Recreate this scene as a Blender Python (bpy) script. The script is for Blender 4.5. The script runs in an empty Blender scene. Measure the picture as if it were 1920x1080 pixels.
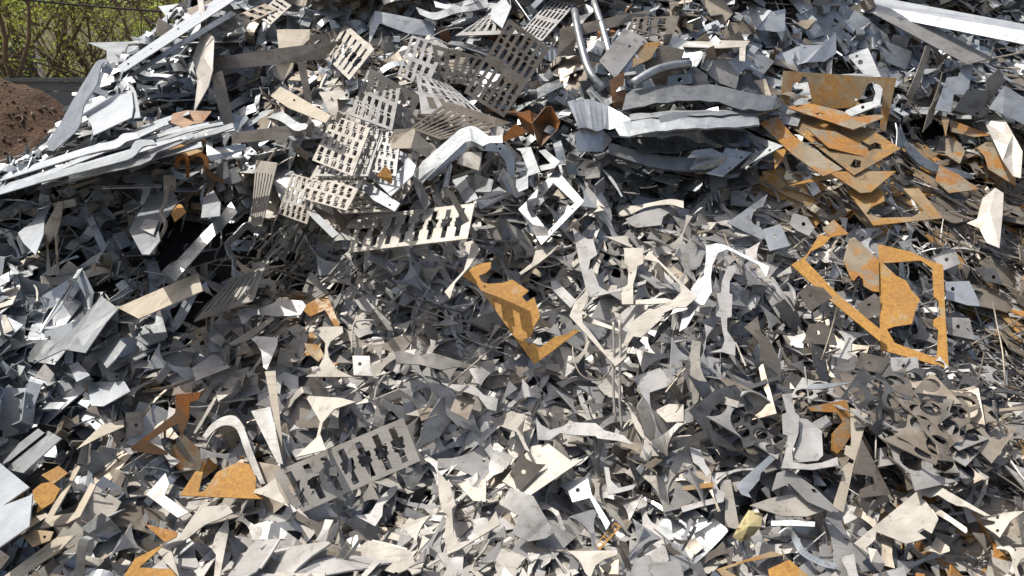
import bpy, math, random
import numpy as np
from mathutils import Vector
from mathutils.geometry import tessellate_polygon

random.seed(11); rng = np.random.default_rng(11)
SC = bpy.context.scene; COL = SC.collection
R = math.radians

# ------------------------------------------------------------------ camera
CAM = np.array([0.0, 0.0, 1.75]); PITCH = 16.0; F = 1478.0
cd = bpy.data.cameras.new('camera'); cam = bpy.data.objects.new('camera', cd); COL.objects.link(cam)
cam.location = CAM; cam.rotation_euler = (R(90 - PITCH), 0, 0)
cd.sensor_width = 36; cd.lens = 36 * F / 1920; cd.clip_end = 500
SC.camera = cam
# ------------------------------------------------------------------ light
TO_SUN = Vector((-0.45, 0.07, 0.89)).normalized()
SUN_EL = math.asin(TO_SUN.z); SUN_AZ = math.atan2(TO_SUN.x, TO_SUN.y)
w = bpy.data.worlds.new('World'); SC.world = w; w.use_nodes = True
nt = w.node_tree; bg = nt.nodes['Background']
sky = nt.nodes.new('ShaderNodeTexSky'); sky.sky_type = 'NISHITA'; sky.sun_disc = False
sky.sun_elevation = SUN_EL; sky.sun_rotation = SUN_AZ
tint = nt.nodes.new('ShaderNodeMix'); tint.data_type = 'RGBA'; tint.blend_type = 'MULTIPLY'; tint.inputs[0].default_value = 1.0; tint.inputs[7].default_value = (1.0, 0.95, 0.85, 1)
nt.links.new(sky.outputs[0], tint.inputs[6]); nt.links.new(tint.outputs[2], bg.inputs[0]); bg.inputs[1].default_value = 0.15
sky.air_density = 0.7; sky.dust_density = 3.0; sky.ozone_density = 0.4
sl = bpy.data.lights.new('sun', 'SUN'); sl.energy = 3.7; sl.angle = R(0.5); sl.color = (1.0, 0.95, 0.87)
so = bpy.data.objects.new('sun', sl); COL.objects.link(so)
so.rotation_euler = (-TO_SUN).to_track_quat('-Z', 'Y').to_euler()
SC.view_settings.view_transform = 'Standard'; SC.view_settings.look = 'None'
SC.view_settings.exposure = 0.38; SC.view_settings.gamma = 1.0
SC.render.engine = 'CYCLES'
SC.cycles.max_bounces = 6; SC.cycles.diffuse_bounces = 3; SC.cycles.glossy_bounces = 4
SC.cycles.caustics_reflective = False; SC.cycles.caustics_refractive = False

# ------------------------------------------------------------------ projection
cp, sp = math.cos(R(PITCH)), math.sin(R(PITCH))
FW = np.array([0, cp, -sp]); UPV = np.array([0, sp, cp]); RT = np.array([1.0, 0, 0])
def ray(px, py):                                   # direction with unit depth along the view axis
    px = np.asarray(px, float); py = np.asarray(py, float)
    return FW + ((px - 960) / F)[..., None] * RT + ((540 - py) / F)[..., None] * UPV
def project(P):
    D = np.asarray(P) - CAM; z = D @ FW
    return 960 + F * (D @ RT) / z, 540 - F * (D @ UPV) / z, z
def at(px, py, Y):
    d = ray(px, py); return CAM + d * (Y / d[1])
# pile frame: u across, v up the slope, w out of the slope
SL = R(37); ORG = np.array([0, 2.1, 0.0])
EU = np.array([1.0, 0, 0]); EV = np.array([0, math.cos(SL), math.sin(SL)]); EW = np.array([0, -math.sin(SL), math.cos(SL)])
M3 = np.stack([EU, EV, EW], 1)                     # pile -> world
def to_pile(P): return (np.asarray(P) - ORG) @ M3
def to_world(Q): return ORG + np.asarray(Q) @ M3.T
def px_to_uv(px, py, wv=0.0):
    d = ray(px, py); q = to_pile(CAM); dq = d @ M3
    t = (wv - q[2]) / dq[..., 2]
    return q[0] + t * dq[..., 0], q[1] + t * dq[..., 1]

# ------------------------------------------------------------------ materials
def N(nt, t, **k):
    n = nt.nodes.new(t)
    for a, b in k.items(): setattr(n, a, b)
    return n
def math_node(nt, op, a, b=None, c=None):
    n = N(nt, 'ShaderNodeMath', operation=op)
    for i, v in enumerate((a, b, c)):
        if v is None: continue
        if hasattr(v, 'links'): nt.links.new(v, n.inputs[i])
        else: n.inputs[i].default_value = v
    return n.outputs[0]
def mixc(nt, f, a, b, mode='MIX'):
    n = N(nt, 'ShaderNodeMix', data_type='RGBA', blend_type=mode)
    for s, v in ((n.inputs[0], f), (n.inputs[6], a), (n.inputs[7], b)):
        if hasattr(v, 'links'): nt.links.new(v, s)
        else: s.default_value = v if isinstance(v, (int, float)) else (*v, 1)
    return n.outputs[2]
def ramp(nt, v, a, b):
    n = N(nt, 'ShaderNodeMapRange'); n.interpolation_type = 'SMOOTHSTEP'
    nt.links.new(v, n.inputs[0]); n.inputs[1].default_value = a; n.inputs[2].default_value = b
    return n.outputs[0]
MATS = {}
def metal(name, c, c2, metallic=0.5, rough=0.42, vary=0.5, rust=None, rustc=(0.36, 0.185, 0.04), bump=0.25, spangle=False, speck=0.3, grime=0.4):
    m = bpy.data.materials.new(name); m.use_nodes = True; nt = m.node_tree
    b = nt.nodes['Principled BSDF']
    tc = N(nt, 'ShaderNodeTexCoord'); oi = N(nt, 'ShaderNodeObjectInfo'); geo = N(nt, 'ShaderNodeNewGeometry')
    rnd = math_node(nt, 'FRACT', math_node(nt, 'ADD', oi.outputs['Random'], geo.outputs['Random Per Island']))
    off = N(nt, 'ShaderNodeVectorMath', operation='ADD')
    nt.links.new(tc.outputs['Object'], off.inputs[0])
    comb = N(nt, 'ShaderNodeCombineXYZ'); s = math_node(nt, 'MULTIPLY', rnd, 57.0)
    nt.links.new(s, comb.inputs[0]); nt.links.new(s, comb.inputs[2]); nt.links.new(comb.outputs[0], off.inputs[1])
    def noise(scale, detail=4, rough_=0.6):
        n = N(nt, 'ShaderNodeTexNoise'); n.inputs['Scale'].default_value = scale
        n.inputs['Detail'].default_value = detail; n.inputs['Roughness'].default_value = rough_
        nt.links.new(off.outputs[0], n.inputs['Vector']); return n.outputs[0]
    big = noise(11, 5); fine = noise(140, 3, 0.7); mid = noise(38, 4, 0.7)
    mp = N(nt, 'ShaderNodeMapping'); mp.inputs['Scale'].default_value = (9, 160, 30); nt.links.new(off.outputs[0], mp.inputs['Vector'])
    sn = N(nt, 'ShaderNodeTexNoise'); sn.inputs['Scale'].default_value = 1.0; sn.inputs['Detail'].default_value = 3; nt.links.new(mp.outputs[0], sn.inputs['Vector']); scr = sn.outputs[0]
    col = mixc(nt, ramp(nt, big, 0.35, 0.68), c, c2)
    col = mixc(nt, math_node(nt, 'MULTIPLY', ramp(nt, scr, 0.55, 0.75), 0.45), col, tuple(x * 0.6 for x in c2))
    stn = ramp(nt, noise(19, 6, 0.7), 0.585, 0.625)
    col = mixc(nt, math_node(nt, 'MULTIPLY', stn, min(.9, grime * 1.15)), col, (c2[0] * .5, c2[1] * .43, c2[2] * .34))
    gr = ramp(nt, mid, 0.56, 0.78)
    col = mixc(nt, math_node(nt, 'MULTIPLY', gr, grime), col, tuple(x * 0.42 for x in c2))
    if spangle:
        v = N(nt, 'ShaderNodeTexVoronoi'); v.inputs['Scale'].default_value = 75
        nt.links.new(off.outputs[0], v.inputs['Vector'])
        g = N(nt, 'ShaderNodeSeparateColor'); nt.links.new(v.outputs['Color'], g.inputs[0])
        sg = g.outputs[0]
        col = mixc(nt, math_node(nt, 'MULTIPLY', sg, 0.35), col, tuple(x * 0.55 for x in c))
    col = mixc(nt, math_node(nt, 'MULTIPLY', ramp(nt, fine, 0.55, 0.8), speck), col, (0.06, 0.05, 0.04))
    val = math_node(nt, 'MULTIPLY_ADD', rnd, vary, 1.0 - vary * 0.55)
    mx = N(nt, 'ShaderNodeVectorMath', operation='SCALE'); nt.links.new(col, mx.inputs[0]); nt.links.new(val, mx.inputs[3])
    col = mx.outputs[0]
    met = metallic; ro = math_node(nt, 'MULTIPLY_ADD', big, 0.22, rough - 0.11)
    ro = math_node(nt, 'MULTIPLY_ADD', scr, 0.16, math_node(nt, 'ADD', ro, -0.08))
    if spangle: ro = math_node(nt, 'MULTIPLY_ADD', sg, 0.14, ro)
    if rust is not None:
        rn = noise(7, 7, 0.68)
        k = ramp(nt, rn, rust, rust + 0.09)
        rc = mixc(nt, ramp(nt, noise(75, 5, 0.75), 0.36, 0.7), rustc, (rustc[0] * 0.62, rustc[1] * 0.52, rustc[2] * 0.6)); rc = mixc(nt, math_node(nt, 'MULTIPLY', ramp(nt, noise(4, 3), 0.45, 0.7), 0.5), rc, (rustc[0] * .6, rustc[1] * .55, rustc[2]))
        rc = mixc(nt, math_node(nt, 'MULTIPLY', ramp(nt, fine, 0.5, 0.75), 0.55), rc, (0.55, 0.31, 0.07))
        col = mixc(nt, k, col, rc)
        met = math_node(nt, 'MULTIPLY', math_node(nt, 'SUBTRACT', 1.0, k), metallic)
        ro = math_node(nt, 'MAXIMUM', ro, math_node(nt, 'MULTIPLY', k, 0.82))
    nt.links.new(col, b.inputs['Base Color'])
    for v, i in ((met, 'Metallic'), (ro, 'Roughness')):
        if hasattr(v, 'links'): nt.links.new(v, b.inputs[i])
        else: b.inputs[i].default_value = v
    low = noise(6, 2, 0.4)
    h = math_node(nt, 'MULTIPLY_ADD', fine, 0.012, math_node(nt, 'MULTIPLY_ADD', mid, 0.03, low))
    bp = N(nt, 'ShaderNodeBump'); bp.inputs['Strength'].default_value = bump; bp.inputs['Distance'].default_value = 0.035
    nt.links.new(h, bp.inputs['Height']); nt.links.new(bp.outputs[0], b.inputs['Normal'])
    MATS[name] = m; return m
metal('steel', (0.44, 0.437, 0.43), (0.32, 0.315, 0.305), 0.32, 0.52, vary=0.6)
metal('steel_pale', (0.45, 0.43, 0.39), (0.35, 0.33, 0.29), 0.15, 0.58)
metal('steel_brown', (0.30, 0.265, 0.22), (0.20, 0.172, 0.138), 0.4, 0.44)
metal('steel_dark', (0.15, 0.15, 0.15), (0.085, 0.083, 0.08), 0.6, 0.38)
metal('galv', (0.47, 0.50, 0.52), (0.33, 0.36, 0.385), 0.65, 0.42, spangle=True, speck=0.15, bump=0.35)
metal('galv_dull', (0.42, 0.45, 0.47), (0.28, 0.30, 0.32), 0.75, 0.36, spangle=True, speck=0.2, bump=0.4)
metal('galv_dark', (0.20, 0.22, 0.235), (0.13, 0.14, 0.15), 0.85, 0.24, spangle=True, speck=0.2, bump=0.5)
metal('galv_bright', (0.50, 0.53, 0.56), (0.38, 0.42, 0.46), 0.6, 0.44, vary=0.2, spangle=True, speck=0.1, grime=0.2)
metal('rust', (0.34, 0.25, 0.14), (0.24, 0.18, 0.11), 0.2, 0.6, vary=0.4, rust=0.48, rustc=(0.37, 0.21, 0.06), speck=0.4)
metal('rust_bright', (0.38, 0.30, 0.175), (0.33, 0.225, 0.11), 0.1, 0.7, vary=0.15, rust=0.34, rustc=(0.45, 0.25, 0.06), speck=0.25, grime=0.2)
metal('rust_patch', (0.36, 0.31, 0.23), (0.27, 0.22, 0.15), 0.3, 0.5, vary=0.3, rust=0.445, rustc=(0.38, 0.19, 0.045))
metal('rust_dark', (0.20, 0.11, 0.055), (0.13, 0.075, 0.04), 0.2, 0.6, vary=0.3, rust=0.5, rustc=(0.30, 0.11, 0.02))
metal('cream', (0.44, 0.395, 0.32), (0.36, 0.32, 0.25), 0.1, 0.6, vary=0.2, speck=0.5)
metal('foil', (0.56, 0.535, 0.49), (0.48, 0.45, 0.41), 0.2, 0.5, vary=0.1, bump=0.8, speck=0.1, grime=0.25)
metal('moss', (0.42, 0.37, 0.2), (0.3, 0.25, 0.12), 0.0, 0.85, vary=0.1, speck=0.9, grime=0.9, bump=0.7)
metal('shade_core', (0.012, 0.011, 0.010), (0.008, 0.0075, 0.007), 0.0, 0.8, vary=0.0)  # shade of the gaps between pieces, put into a near-black colour

def simple(name, c, c2, scale=8, rough=0.9, bump=0.4, dist=0.02, c3=None):
    m = bpy.data.materials.new(name); m.use_nodes = True; nt = m.node_tree; b = nt.nodes['Principled BSDF']
    tc = N(nt, 'ShaderNodeTexCoord')
    def noise(s, d=6):
        n = N(nt, 'ShaderNodeTexNoise'); n.inputs['Scale'].default_value = s; n.inputs['Detail'].default_value = d
        n.inputs['Roughness'].default_value = 0.65; nt.links.new(tc.outputs['Object'], n.inputs['Vector']); return n.outputs[0]
    n1 = noise(scale); n2 = noise(scale * 9)
    col = mixc(nt, ramp(nt, n1, 0.35, 0.65), c, c2)
    if c3: col = mixc(nt, ramp(nt, n2, 0.5, 0.7), col, c3)
    nt.links.new(col, b.inputs['Base Color']); b.inputs['Roughness'].default_value = rough
    bp = N(nt, 'ShaderNodeBump'); bp.inputs['Strength'].default_value = bump; bp.inputs['Distance'].default_value = dist
    nt.links.new(math_node(nt, 'MULTIPLY_ADD', n2, 0.5, n1), bp.inputs['Height']); nt.links.new(bp.outputs[0], b.inputs['Normal'])
    MATS[name] = m; return m
simple('soil', (0.125, 0.070, 0.040), (0.072, 0.041, 0.025), 4, 0.95, 1.0, 0.06, (0.15, 0.10, 0.07))
simple('ground_soil', (0.30, 0.25, 0.195), (0.22, 0.18, 0.14), 2, 0.95, 0.8, 0.04, (0.36, 0.31, 0.25))
simple('bark', (0.24, 0.17, 0.115), (0.15, 0.105, 0.07), 14, 0.9, 0.8, 0.02, (0.22, 0.17, 0.12))
simple('fence_paint', (0.21, 0.225, 0.215), (0.17, 0.185, 0.175), 5, 0.8, 0.2, 0.01)
simple('roof_felt', (0.10, 0.095, 0.09), (0.07, 0.07, 0.065), 6)
simple('window_glass', (0.05, 0.06, 0.07), (0.04, 0.05, 0.06), 1, 0.1, 0)
simple('white_paint', (0.7, 0.69, 0.64), (0.62, 0.6, 0.56), 3, 0.6, 0.1)
simple('pebble_stone', (0.32, 0.28, 0.23), (0.2, 0.17, 0.14), 20)
simple('cable_rubber', (0.02, 0.02, 0.02), (0.03, 0.03, 0.03), 5)
# siding: courses of boards
m = simple('siding', (0.74, 0.68, 0.44), (0.68, 0.62, 0.39), 3, 0.7, 0.15, 0.01)
# leaves
def leafmat(name, c, c2, tr):
    m = bpy.data.materials.new(name); m.use_nodes = True; nt = m.node_tree; b = nt.nodes['Principled BSDF']
    geo = N(nt, 'ShaderNodeNewGeometry')
    col = mixc(nt, geo.outputs['Random Per Island'], c, c2)
    nt.links.new(col, b.inputs['Base Color']); b.inputs['Roughness'].default_value = 0.55
    t = N(nt, 'ShaderNodeBsdfTranslucent'); nt.links.new(mixc(nt, 0.5, col, tr), t.inputs[0])
    mx = N(nt, 'ShaderNodeMixShader'); mx.inputs[0].default_value = 0.45
    nt.links.new(b.outputs[0], mx.inputs[1]); nt.links.new(t.outputs[0], mx.inputs[2])
    nt.links.new(mx.outputs[0], nt.nodes['Material Output'].inputs[0]); MATS[name] = m
leafmat('leaf_fresh', (0.28, 0.37, 0.06), (0.46, 0.55, 0.13), (0.62, 0.76, 0.16))
leafmat('leaf_far', (0.30, 0.39, 0.12), (0.46, 0.54, 0.2), (0.6, 0.72, 0.25))

# ------------------------------------------------------------------ mesh helpers
def mesh(name, V, Fc, mats, mi=None, smooth=False):
    me = bpy.data.meshes.new(name)
    V = np.asarray(V, float)
    if isinstance(Fc, tuple):                      # (loops, starts, totals)
        loops, st, tot = Fc
    else:
        tot = np.array([len(f) for f in Fc]); loops = np.concatenate([np.asarray(f) for f in Fc]) if len(Fc) else np.array([], int)
        st = np.concatenate([[0], np.cumsum(tot)[:-1]])
    me.vertices.add(len(V)); me.vertices.foreach_set('co', V.astype(np.float32).ravel())
    me.loops.add(len(loops)); me.loops.foreach_set('vertex_index', np.asarray(loops, np.int32))
    me.polygons.add(len(tot)); me.polygons.foreach_set('loop_start', np.asarray(st, np.int32))
    try: me.polygons.foreach_set('loop_total', np.asarray(tot, np.int32))
    except Exception: pass
    for x in (mats if isinstance(mats, (list, tuple)) else [mats]): me.materials.append(MATS[x] if isinstance(x, str) else x)
    if mi is not None: me.polygons.foreach_set('material_index', np.asarray(mi, np.int32))
    me.polygons.foreach_set('use_smooth', np.full(len(tot), smooth))
    me.update(calc_edges=True); me.validate()
    return me
def link(name, me, loc=(0, 0, 0), parent=None):
    o = bpy.data.objects.new(name, me); COL.objects.link(o); o.location = loc
    if parent: o.parent = parent
    return o
def tag(o, label=None, cat=None, group=None, kind=None):
    if label: o['label'] = label
    if cat: o['category'] = cat
    if group: o['group'] = group
    if kind: o['kind'] = kind
    return o
U = random.uniform
def flat(loops):
    """planar outline with holes -> verts (n,2), triangles"""
    tess = tessellate_polygon([[Vector((p[0], p[1], 0)) for p in L] for L in loops])
    V = np.array([p for L in loops for p in L], float)
    out = []
    for a, b, c in tess:
        A, B, C = V[a], V[b], V[c]
        s = (B[0] - A[0]) * (C[1] - A[1]) - (B[1] - A[1]) * (C[0] - A[0])
        if abs(s) < 1e-12: continue
        out.append((a, b, c) if s > 0 else (a, c, b))
    return V, out
import bmesh
def crease(V2, tri, cuts, zf, ax):
    """cut a flat sheet across its axis so that it can be bent: returns 2D verts with heights"""
    bm = bmesh.new(); vs = [bm.verts.new((p[0], p[1], 0)) for p in V2]
    for f in tri:
        try: bm.faces.new([vs[i] for i in f])
        except ValueError: pass
    for c in cuts:
        bmesh.ops.bisect_plane(bm, geom=bm.verts[:] + bm.edges[:] + bm.faces[:], dist=1e-7, plane_co=(ax[0] * c, ax[1] * c, 0), plane_no=(ax[0], ax[1], 0))
    bm.verts.index_update(); W = np.array([v.co[:] for v in bm.verts]); F_ = [tuple(v.index for v in f.verts) for f in bm.faces]; bm.free()
    s = W[:, 0] * ax[0] + W[:, 1] * ax[1]; W[:, 2] = zf(s); return W, F_
def bend_fn(h, amt=1.0):
    a = random.gauss(0, .35) * amt / max(h, .02); k = random.choice((0, 0, U(-.5, .5) * amt)); x0 = U(-.6, .6) * h; kk = U(-.25, .25) * amt; x1 = U(-.5, .9) * h
    return (lambda s: a * s * s * .5 + k * np.maximum(0, s - x0) + kk * np.maximum(0, s - x1)), [x0, x1] + [h * t for t in (-.75, -.5, -.25, 0, .25, .5, .75)]
def solid(V, Fc, t, center=False):
    """thicken a sheet by t along its vertex normals (down by t)"""
    V = np.asarray(V, float); nrm = np.zeros_like(V)
    for f in Fc:
        n = np.zeros(3)
        for i in range(1, len(f) - 1):
            n += np.cross(V[f[i]] - V[f[0]], V[f[i + 1]] - V[f[0]])
        for i in f: nrm[i] += n
    L = np.linalg.norm(nrm, axis=1, keepdims=True); nrm = nrm / np.where(L < 1e-12, 1, L)
    n = len(V); W = np.concatenate([V, V - nrm * t])
    out = [tuple(f) for f in Fc] + [tuple(i + n for i in reversed(f)) for f in Fc]
    ed = {}
    for f in Fc:
        for i in range(len(f)):
            a, b = f[i], f[(i + 1) % len(f)]
            if (b, a) in ed: del ed[(b, a)]
            else: ed[(a, b)] = 1
    for a, b in ed: out.append((b, a, a + n, b + n))
    return W, out
def tube(P, r, seg=8, cap=True, hollow=False):
    P = np.asarray(P, float); n = len(P); rr = np.full(n, r) if np.isscalar(r) else np.asarray(r)
    T = np.gradient(P, axis=0); T /= np.linalg.norm(T, axis=1, keepdims=True) + 1e-12
    ref = np.array([0.13, 0.21, 0.97]);
    if abs(T[0] @ ref) > 0.9: ref = np.array([0.97, 0.1, 0.2])
    V = []; F_ = []
    for i in range(n):
        a = np.cross(T[i], ref); a /= np.linalg.norm(a) + 1e-12; b = np.cross(T[i], a); ref = np.cross(a, T[i])
        for k in range(seg):
            th = 2 * math.pi * k / seg; V.append(P[i] + rr[i] * (math.cos(th) * a + math.sin(th) * b))
    for i in range(n - 1):
        for k in range(seg):
            k2 = (k + 1) % seg; F_.append((i * seg + k, i * seg + k2, (i + 1) * seg + k2, (i + 1) * seg + k))
    if cap: F_ += [tuple(range(seg - 1, -1, -1)), tuple((n - 1) * seg + k for k in range(seg))]
    return np.array(V), F_
def arc(c, r, a0, a1, n=7):
    return [(c[0] + r * math.cos(R(a0 + (a1 - a0) * i / (n - 1))), c[1] + r * math.sin(R(a0 + (a1 - a0) * i / (n - 1)))) for i in range(n)]
def circ(c, r, n=12): return [(c[0] + r * math.cos(2 * math.pi * i / n), c[1] + r * math.sin(2 * math.pi * i / n)) for i in range(n)]
def bow(p, q, s, n=7):
    """points from p to q (q left out) bowed to the left side by s * length"""
    p = np.array(p); q = np.array(q); d = q - p; nn = np.array([-d[1], d[0]])
    return [tuple(p + d * t + nn * s * 4 * t * (1 - t)) for t in np.linspace(0, 1, n)[:-1]]
def jit(pts, s): return [(x + U(-s, s), y + U(-s, s)) for x, y in pts]

# ------------------------------------------------------------------ small scrap: outlines in metres
def g_spindle():
    L = U(0.34, 0.44); h = L / 2; c = U(0.05, 0.07); bw = U(0.028, 0.038); nk = U(0.008, 0.0135); fl = U(0.045, 0.075); fl2 = U(0.02, 0.07)
    st = U(0.004, 0.009)
    def side(f, sgn):
        P = [(-h, f * sgn)]
        P += [(x, y) for x, y in bow((-h, f * sgn), (-c - 0.035, nk * sgn), -0.2 * sgn * U(0.7, 1.3), 7)][1:]
        P += [(-c - 0.035, nk * sgn), (-c - 0.012, (bw - st) * sgn), (-c, (bw - st) * sgn), (-c, bw * sgn)]
        return P
    top = side(fl, 1); bot = side(fl2, -1)
    rt = [(-x, -y) for x, y in reversed(bot)] if random.random() < 0.5 else [(-x, y) for x, y in reversed(top)]
    rb = [(-x, -y) for x, y in reversed(top)] if random.random() < 0.5 else [(-x, y) for x, y in reversed(bot)]
    out = top + rt + list(reversed(bot + rb))
    r = random.random()
    if r < 0.35:                                   # broken off in the middle
        cut = U(-0.03, h * 0.5); out = [(min(x, cut + U(-0.004, 0.004)), y) for x, y in out]
    return [out]
def g_web():
    k = random.choice((3, 3, 4)); r = U(0.075, 0.125)
    T = []; a = U(0, 6.28)
    for i in range(k):
        th = a + 2 * math.pi * i / k + U(-0.35, 0.35); rr = r * U(0.85, 1.4); t = np.array([math.cos(th), math.sin(th)]); n = np.array([-t[1], t[0]]); wd = U(0.004, 0.02)
        T.append((t * rr - n * wd, t * rr + n * wd))
    P = []
    for i in range(k):
        P.append(tuple(T[i][0])); s = U(0.19, 0.36) if random.random() < 0.9 else 0.0
        P += bow(T[i][1], T[(i + 1) % k][0], s, 8)
    return [P]
def g_tab():
    a = U(0.035, 0.045); arms = random.choice((1, 1, 2, 2)); P = []
    L1 = U(0.05, 0.16); L2 = U(0.03, 0.12); t = U(0.008, 0.013)
    P = [(-a, -a), (a * 0.5, -a)] + bow((a * 0.5, -a), (a, -a - 0.03), 0.2, 5)[1:] + [(a - t * .2, -a - L1), (a + t, -a - L1), (a + t * 0.8, -a)]
    P += [(a, a * 0.4)]
    if arms == 2: P += bow((a, a * 0.4), (a + 0.03, a), 0.2, 5)[1:] + [(a + L2, a), (a + L2, a + t), (a, a + t)]
    else: P += [(a, a)]
    P += [(-a, a)]
    return [P, circ((U(-.006, .006), U(-.006, .006)), U(0.0075, 0.0095), 10)]
def g_shard():
    r = U(0.025, 0.06); k = random.choice((3, 3, 4)); a = U(0, 6.28); el = U(0.45, 1.0)
    T = [(r * math.cos(a + 2 * math.pi * i / k + U(-.4, .4)), el * r * math.sin(a + 2 * math.pi * i / k + U(-.4, .4))) for i in range(k)]
    P = []
    for i in range(k):
        s = random.choice((0, 0, U(0.05, 0.22))); P += bow(T[i], T[(i + 1) % k], s, 6) if s else [T[i]]
    return [P]
def g_sheet():
    a, b = U(0.07, 0.16), U(0.035, 0.09)
    P = [(-a, -b), (a, -b), (a, b), (-a, b)]; P = jit(P, 0.012)
    out = []
    for i in range(4):
        p = np.array(P[i]); q = np.array(P[(i + 1) % 4]); out.append(tuple(p))
        if random.random() < 0.45:
            d = q - p; n = np.array([-d[1], d[0]]) / np.linalg.norm(d); s0, s1 = sorted((U(.2, .8), U(.2, .8)))
            if s1 - s0 > 0.1:
                dp = U(0.008, 0.022); k = U(-0.006, 0.006)
                out += [tuple(p + d * s0), tuple(p + d * (s0 + k) + n * dp), tuple(p + d * (s1 - k) + n * dp), tuple(p + d * s1)]
    L = [out]
    if random.random() < 0.4: L.append(circ((U(-a, a) * .4, U(-b, b) * .2), 0.007, 10))
    return L
def g_corner():
    a, b = U(0.10, 0.2), U(0.08, 0.17); t = U(0.008, 0.019); f = U(0.03, 0.055)
    P = [(0, 0), (a, 0), (a, t * U(.6, 1.6))] + bow((a, t), (f + t, t), -0.05, 6)[1:] + arc((f + t, f + t), f, 270, 180, 6) + bow((t, f + t), (t, b), U(-.06, .06), 6)[1:] + [(t * U(.6, 2), b), (0, b)]
    return [[(x - a / 3, y - b / 3) for x, y in P]]
def g_rim():
    a, b_ = U(.06, .13), U(.05, .09); P = []; t = U(.007, .014)
    Q = [(-a, -b_), (a * U(.2, 1), -b_ * U(.8, 1.2)), (a, -b_ * U(.2, .7)), (a * U(.9, 1.2), b_ * .8), (a * U(-.2, .6), b_ * U(.9, 1.3)), (-a, b_)]
    cx, cy = U(-.1, .1) * a, U(-.1, .1) * b_; e = U(2.2, 4)
    I = []
    for i in range(22):
        th = 2 * math.pi * i / 22; c, s = math.cos(th), math.sin(th); I.append((cx + (a - t - .01) * .93 * math.copysign(abs(c) ** (2 / e), c), cy + (b_ * .82 - t) * math.copysign(abs(s) ** (2 / e), s)))
    if random.random() < .5:                       # broken open on one side
        k = random.randrange(4, 9); I2 = I[k:] + I[:k]
        i0 = min(range(6), key=lambda j: (Q[j][0] - I2[0][0]) ** 2 + (Q[j][1] - I2[0][1]) ** 2)
        Qr = Q[i0 + 1:] + Q[:i0]
        return [Qr + list(reversed(I2[2:]))] if simple_poly(Qr + list(reversed(I2[2:]))) else [Q, I]
    return [Q, I]
def simple_poly(P):
    n = len(P)
    def x(a, b, c, d):
        o = lambda p, q, r: (q[0] - p[0]) * (r[1] - p[1]) - (q[1] - p[1]) * (r[0] - p[0])
        return o(a, b, c) * o(a, b, d) < 0 and o(c, d, a) * o(c, d, b) < 0
    return not any(x(P[i], P[(i + 1) % n], P[j], P[(j + 1) % n]) for i in range(n) for j in range(i + 2, n) if not (i == 0 and j == n - 1))
def comb_loops(n, W, H, style=0):
    L = [[(0, 0), (W, 0), (W, H), (0, H)]]; p = W / (n + 0.5)
    shp = [(.30, .93), (.66, .93), (.66, .67), (.88, .67), (.88, .57), (.78, .5), (.84, .42), (.66, .38), (.66, .07), (.30, .07), (.30, .35), (.10, .39), (.16, .46), (.06, .5), (.16, .56), (.10, .64), (.30, .67)]
    if style == 1: shp = [(.36, .9), (.62, .9), (.62, .64), (.86, .70), (.9, .6), (.62, .55), (.9, .5), (.62, .42), (.62, .12), (.36, .12), (.36, .42), (.1, .36), (.1, .46), (.36, .55), (.1, .62), (.36, .66)]
    if style == 2: shp = [(.28, .93), (.62, .93), (.62, .6), (.8, .56), (.8, .47), (.62, .43), (.62, .07), (.28, .07)]
    if style == 3:
        for i in range(n):
            for R_ in ([(.12, .6), (.12, .94), (.64, .94), (.64, .6)], [(.3, .06), (.3, .4), (.82, .4), (.82, .06)], [(.12, .46), (.12, .54), (.36, .57), (.6, .54), (.72, .5), (.6, .45), (.36, .42)]): L.append([((x + i + .2) * p, y * H) for x, y in R_])
        return L
    for i in range(n): L.append([((x + i + 0.2) * p, y * H) for x, y in reversed(shp)])
    return L
def g_comb():
    n = random.choice((5, 6, 8)); W = 0.062 * (n + .5); H = U(0.17, 0.2)
    return [[(x - W / 2, y - H / 2) for x, y in L] for L in comb_loops(n, W, H, random.choice((0, 3, 3)))]
def g_ring():
    n = random.choice((3, 4, 5)); p = 0.058; r = 0.0235; m = random.choice((1, 2, 2))
    holes = [circ(((i + 0.5 * (j % 2)) * p, j * p * 0.87), r, 14) for j in range(m) for i in range(n)]
    top = []; x0, x1 = -p * 0.5, (n - 0.5 + (0.5 if m > 1 else 0)) * p; y0, y1 = -p * .5, (m - 1) * p * .87 + p * .5
    bott = []
    for i in range(n * 2 + 1):
        x = x0 + (x1 - x0) * i / (n * 2); bott.append((x, y0 + (0.007 if i % 2 else -0.004))); top.append((x, y1 - (0.007 if i % 2 else -0.004)))
    L = [bott + list(reversed(top))] + holes
    for j in range(m):
        for i in range(n - 1): L.append(circ(((i + .5 + .5 * (j % 2)) * p, j * p * .87 + (p * .42 if m == 1 or j else -p * .40)), 0.0035, 6)) if j == 0 and m == 1 else None
    return [[(x - (x0 + x1) / 2, y - (y0 + y1) / 2) for x, y in Q] for Q in L]
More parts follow.
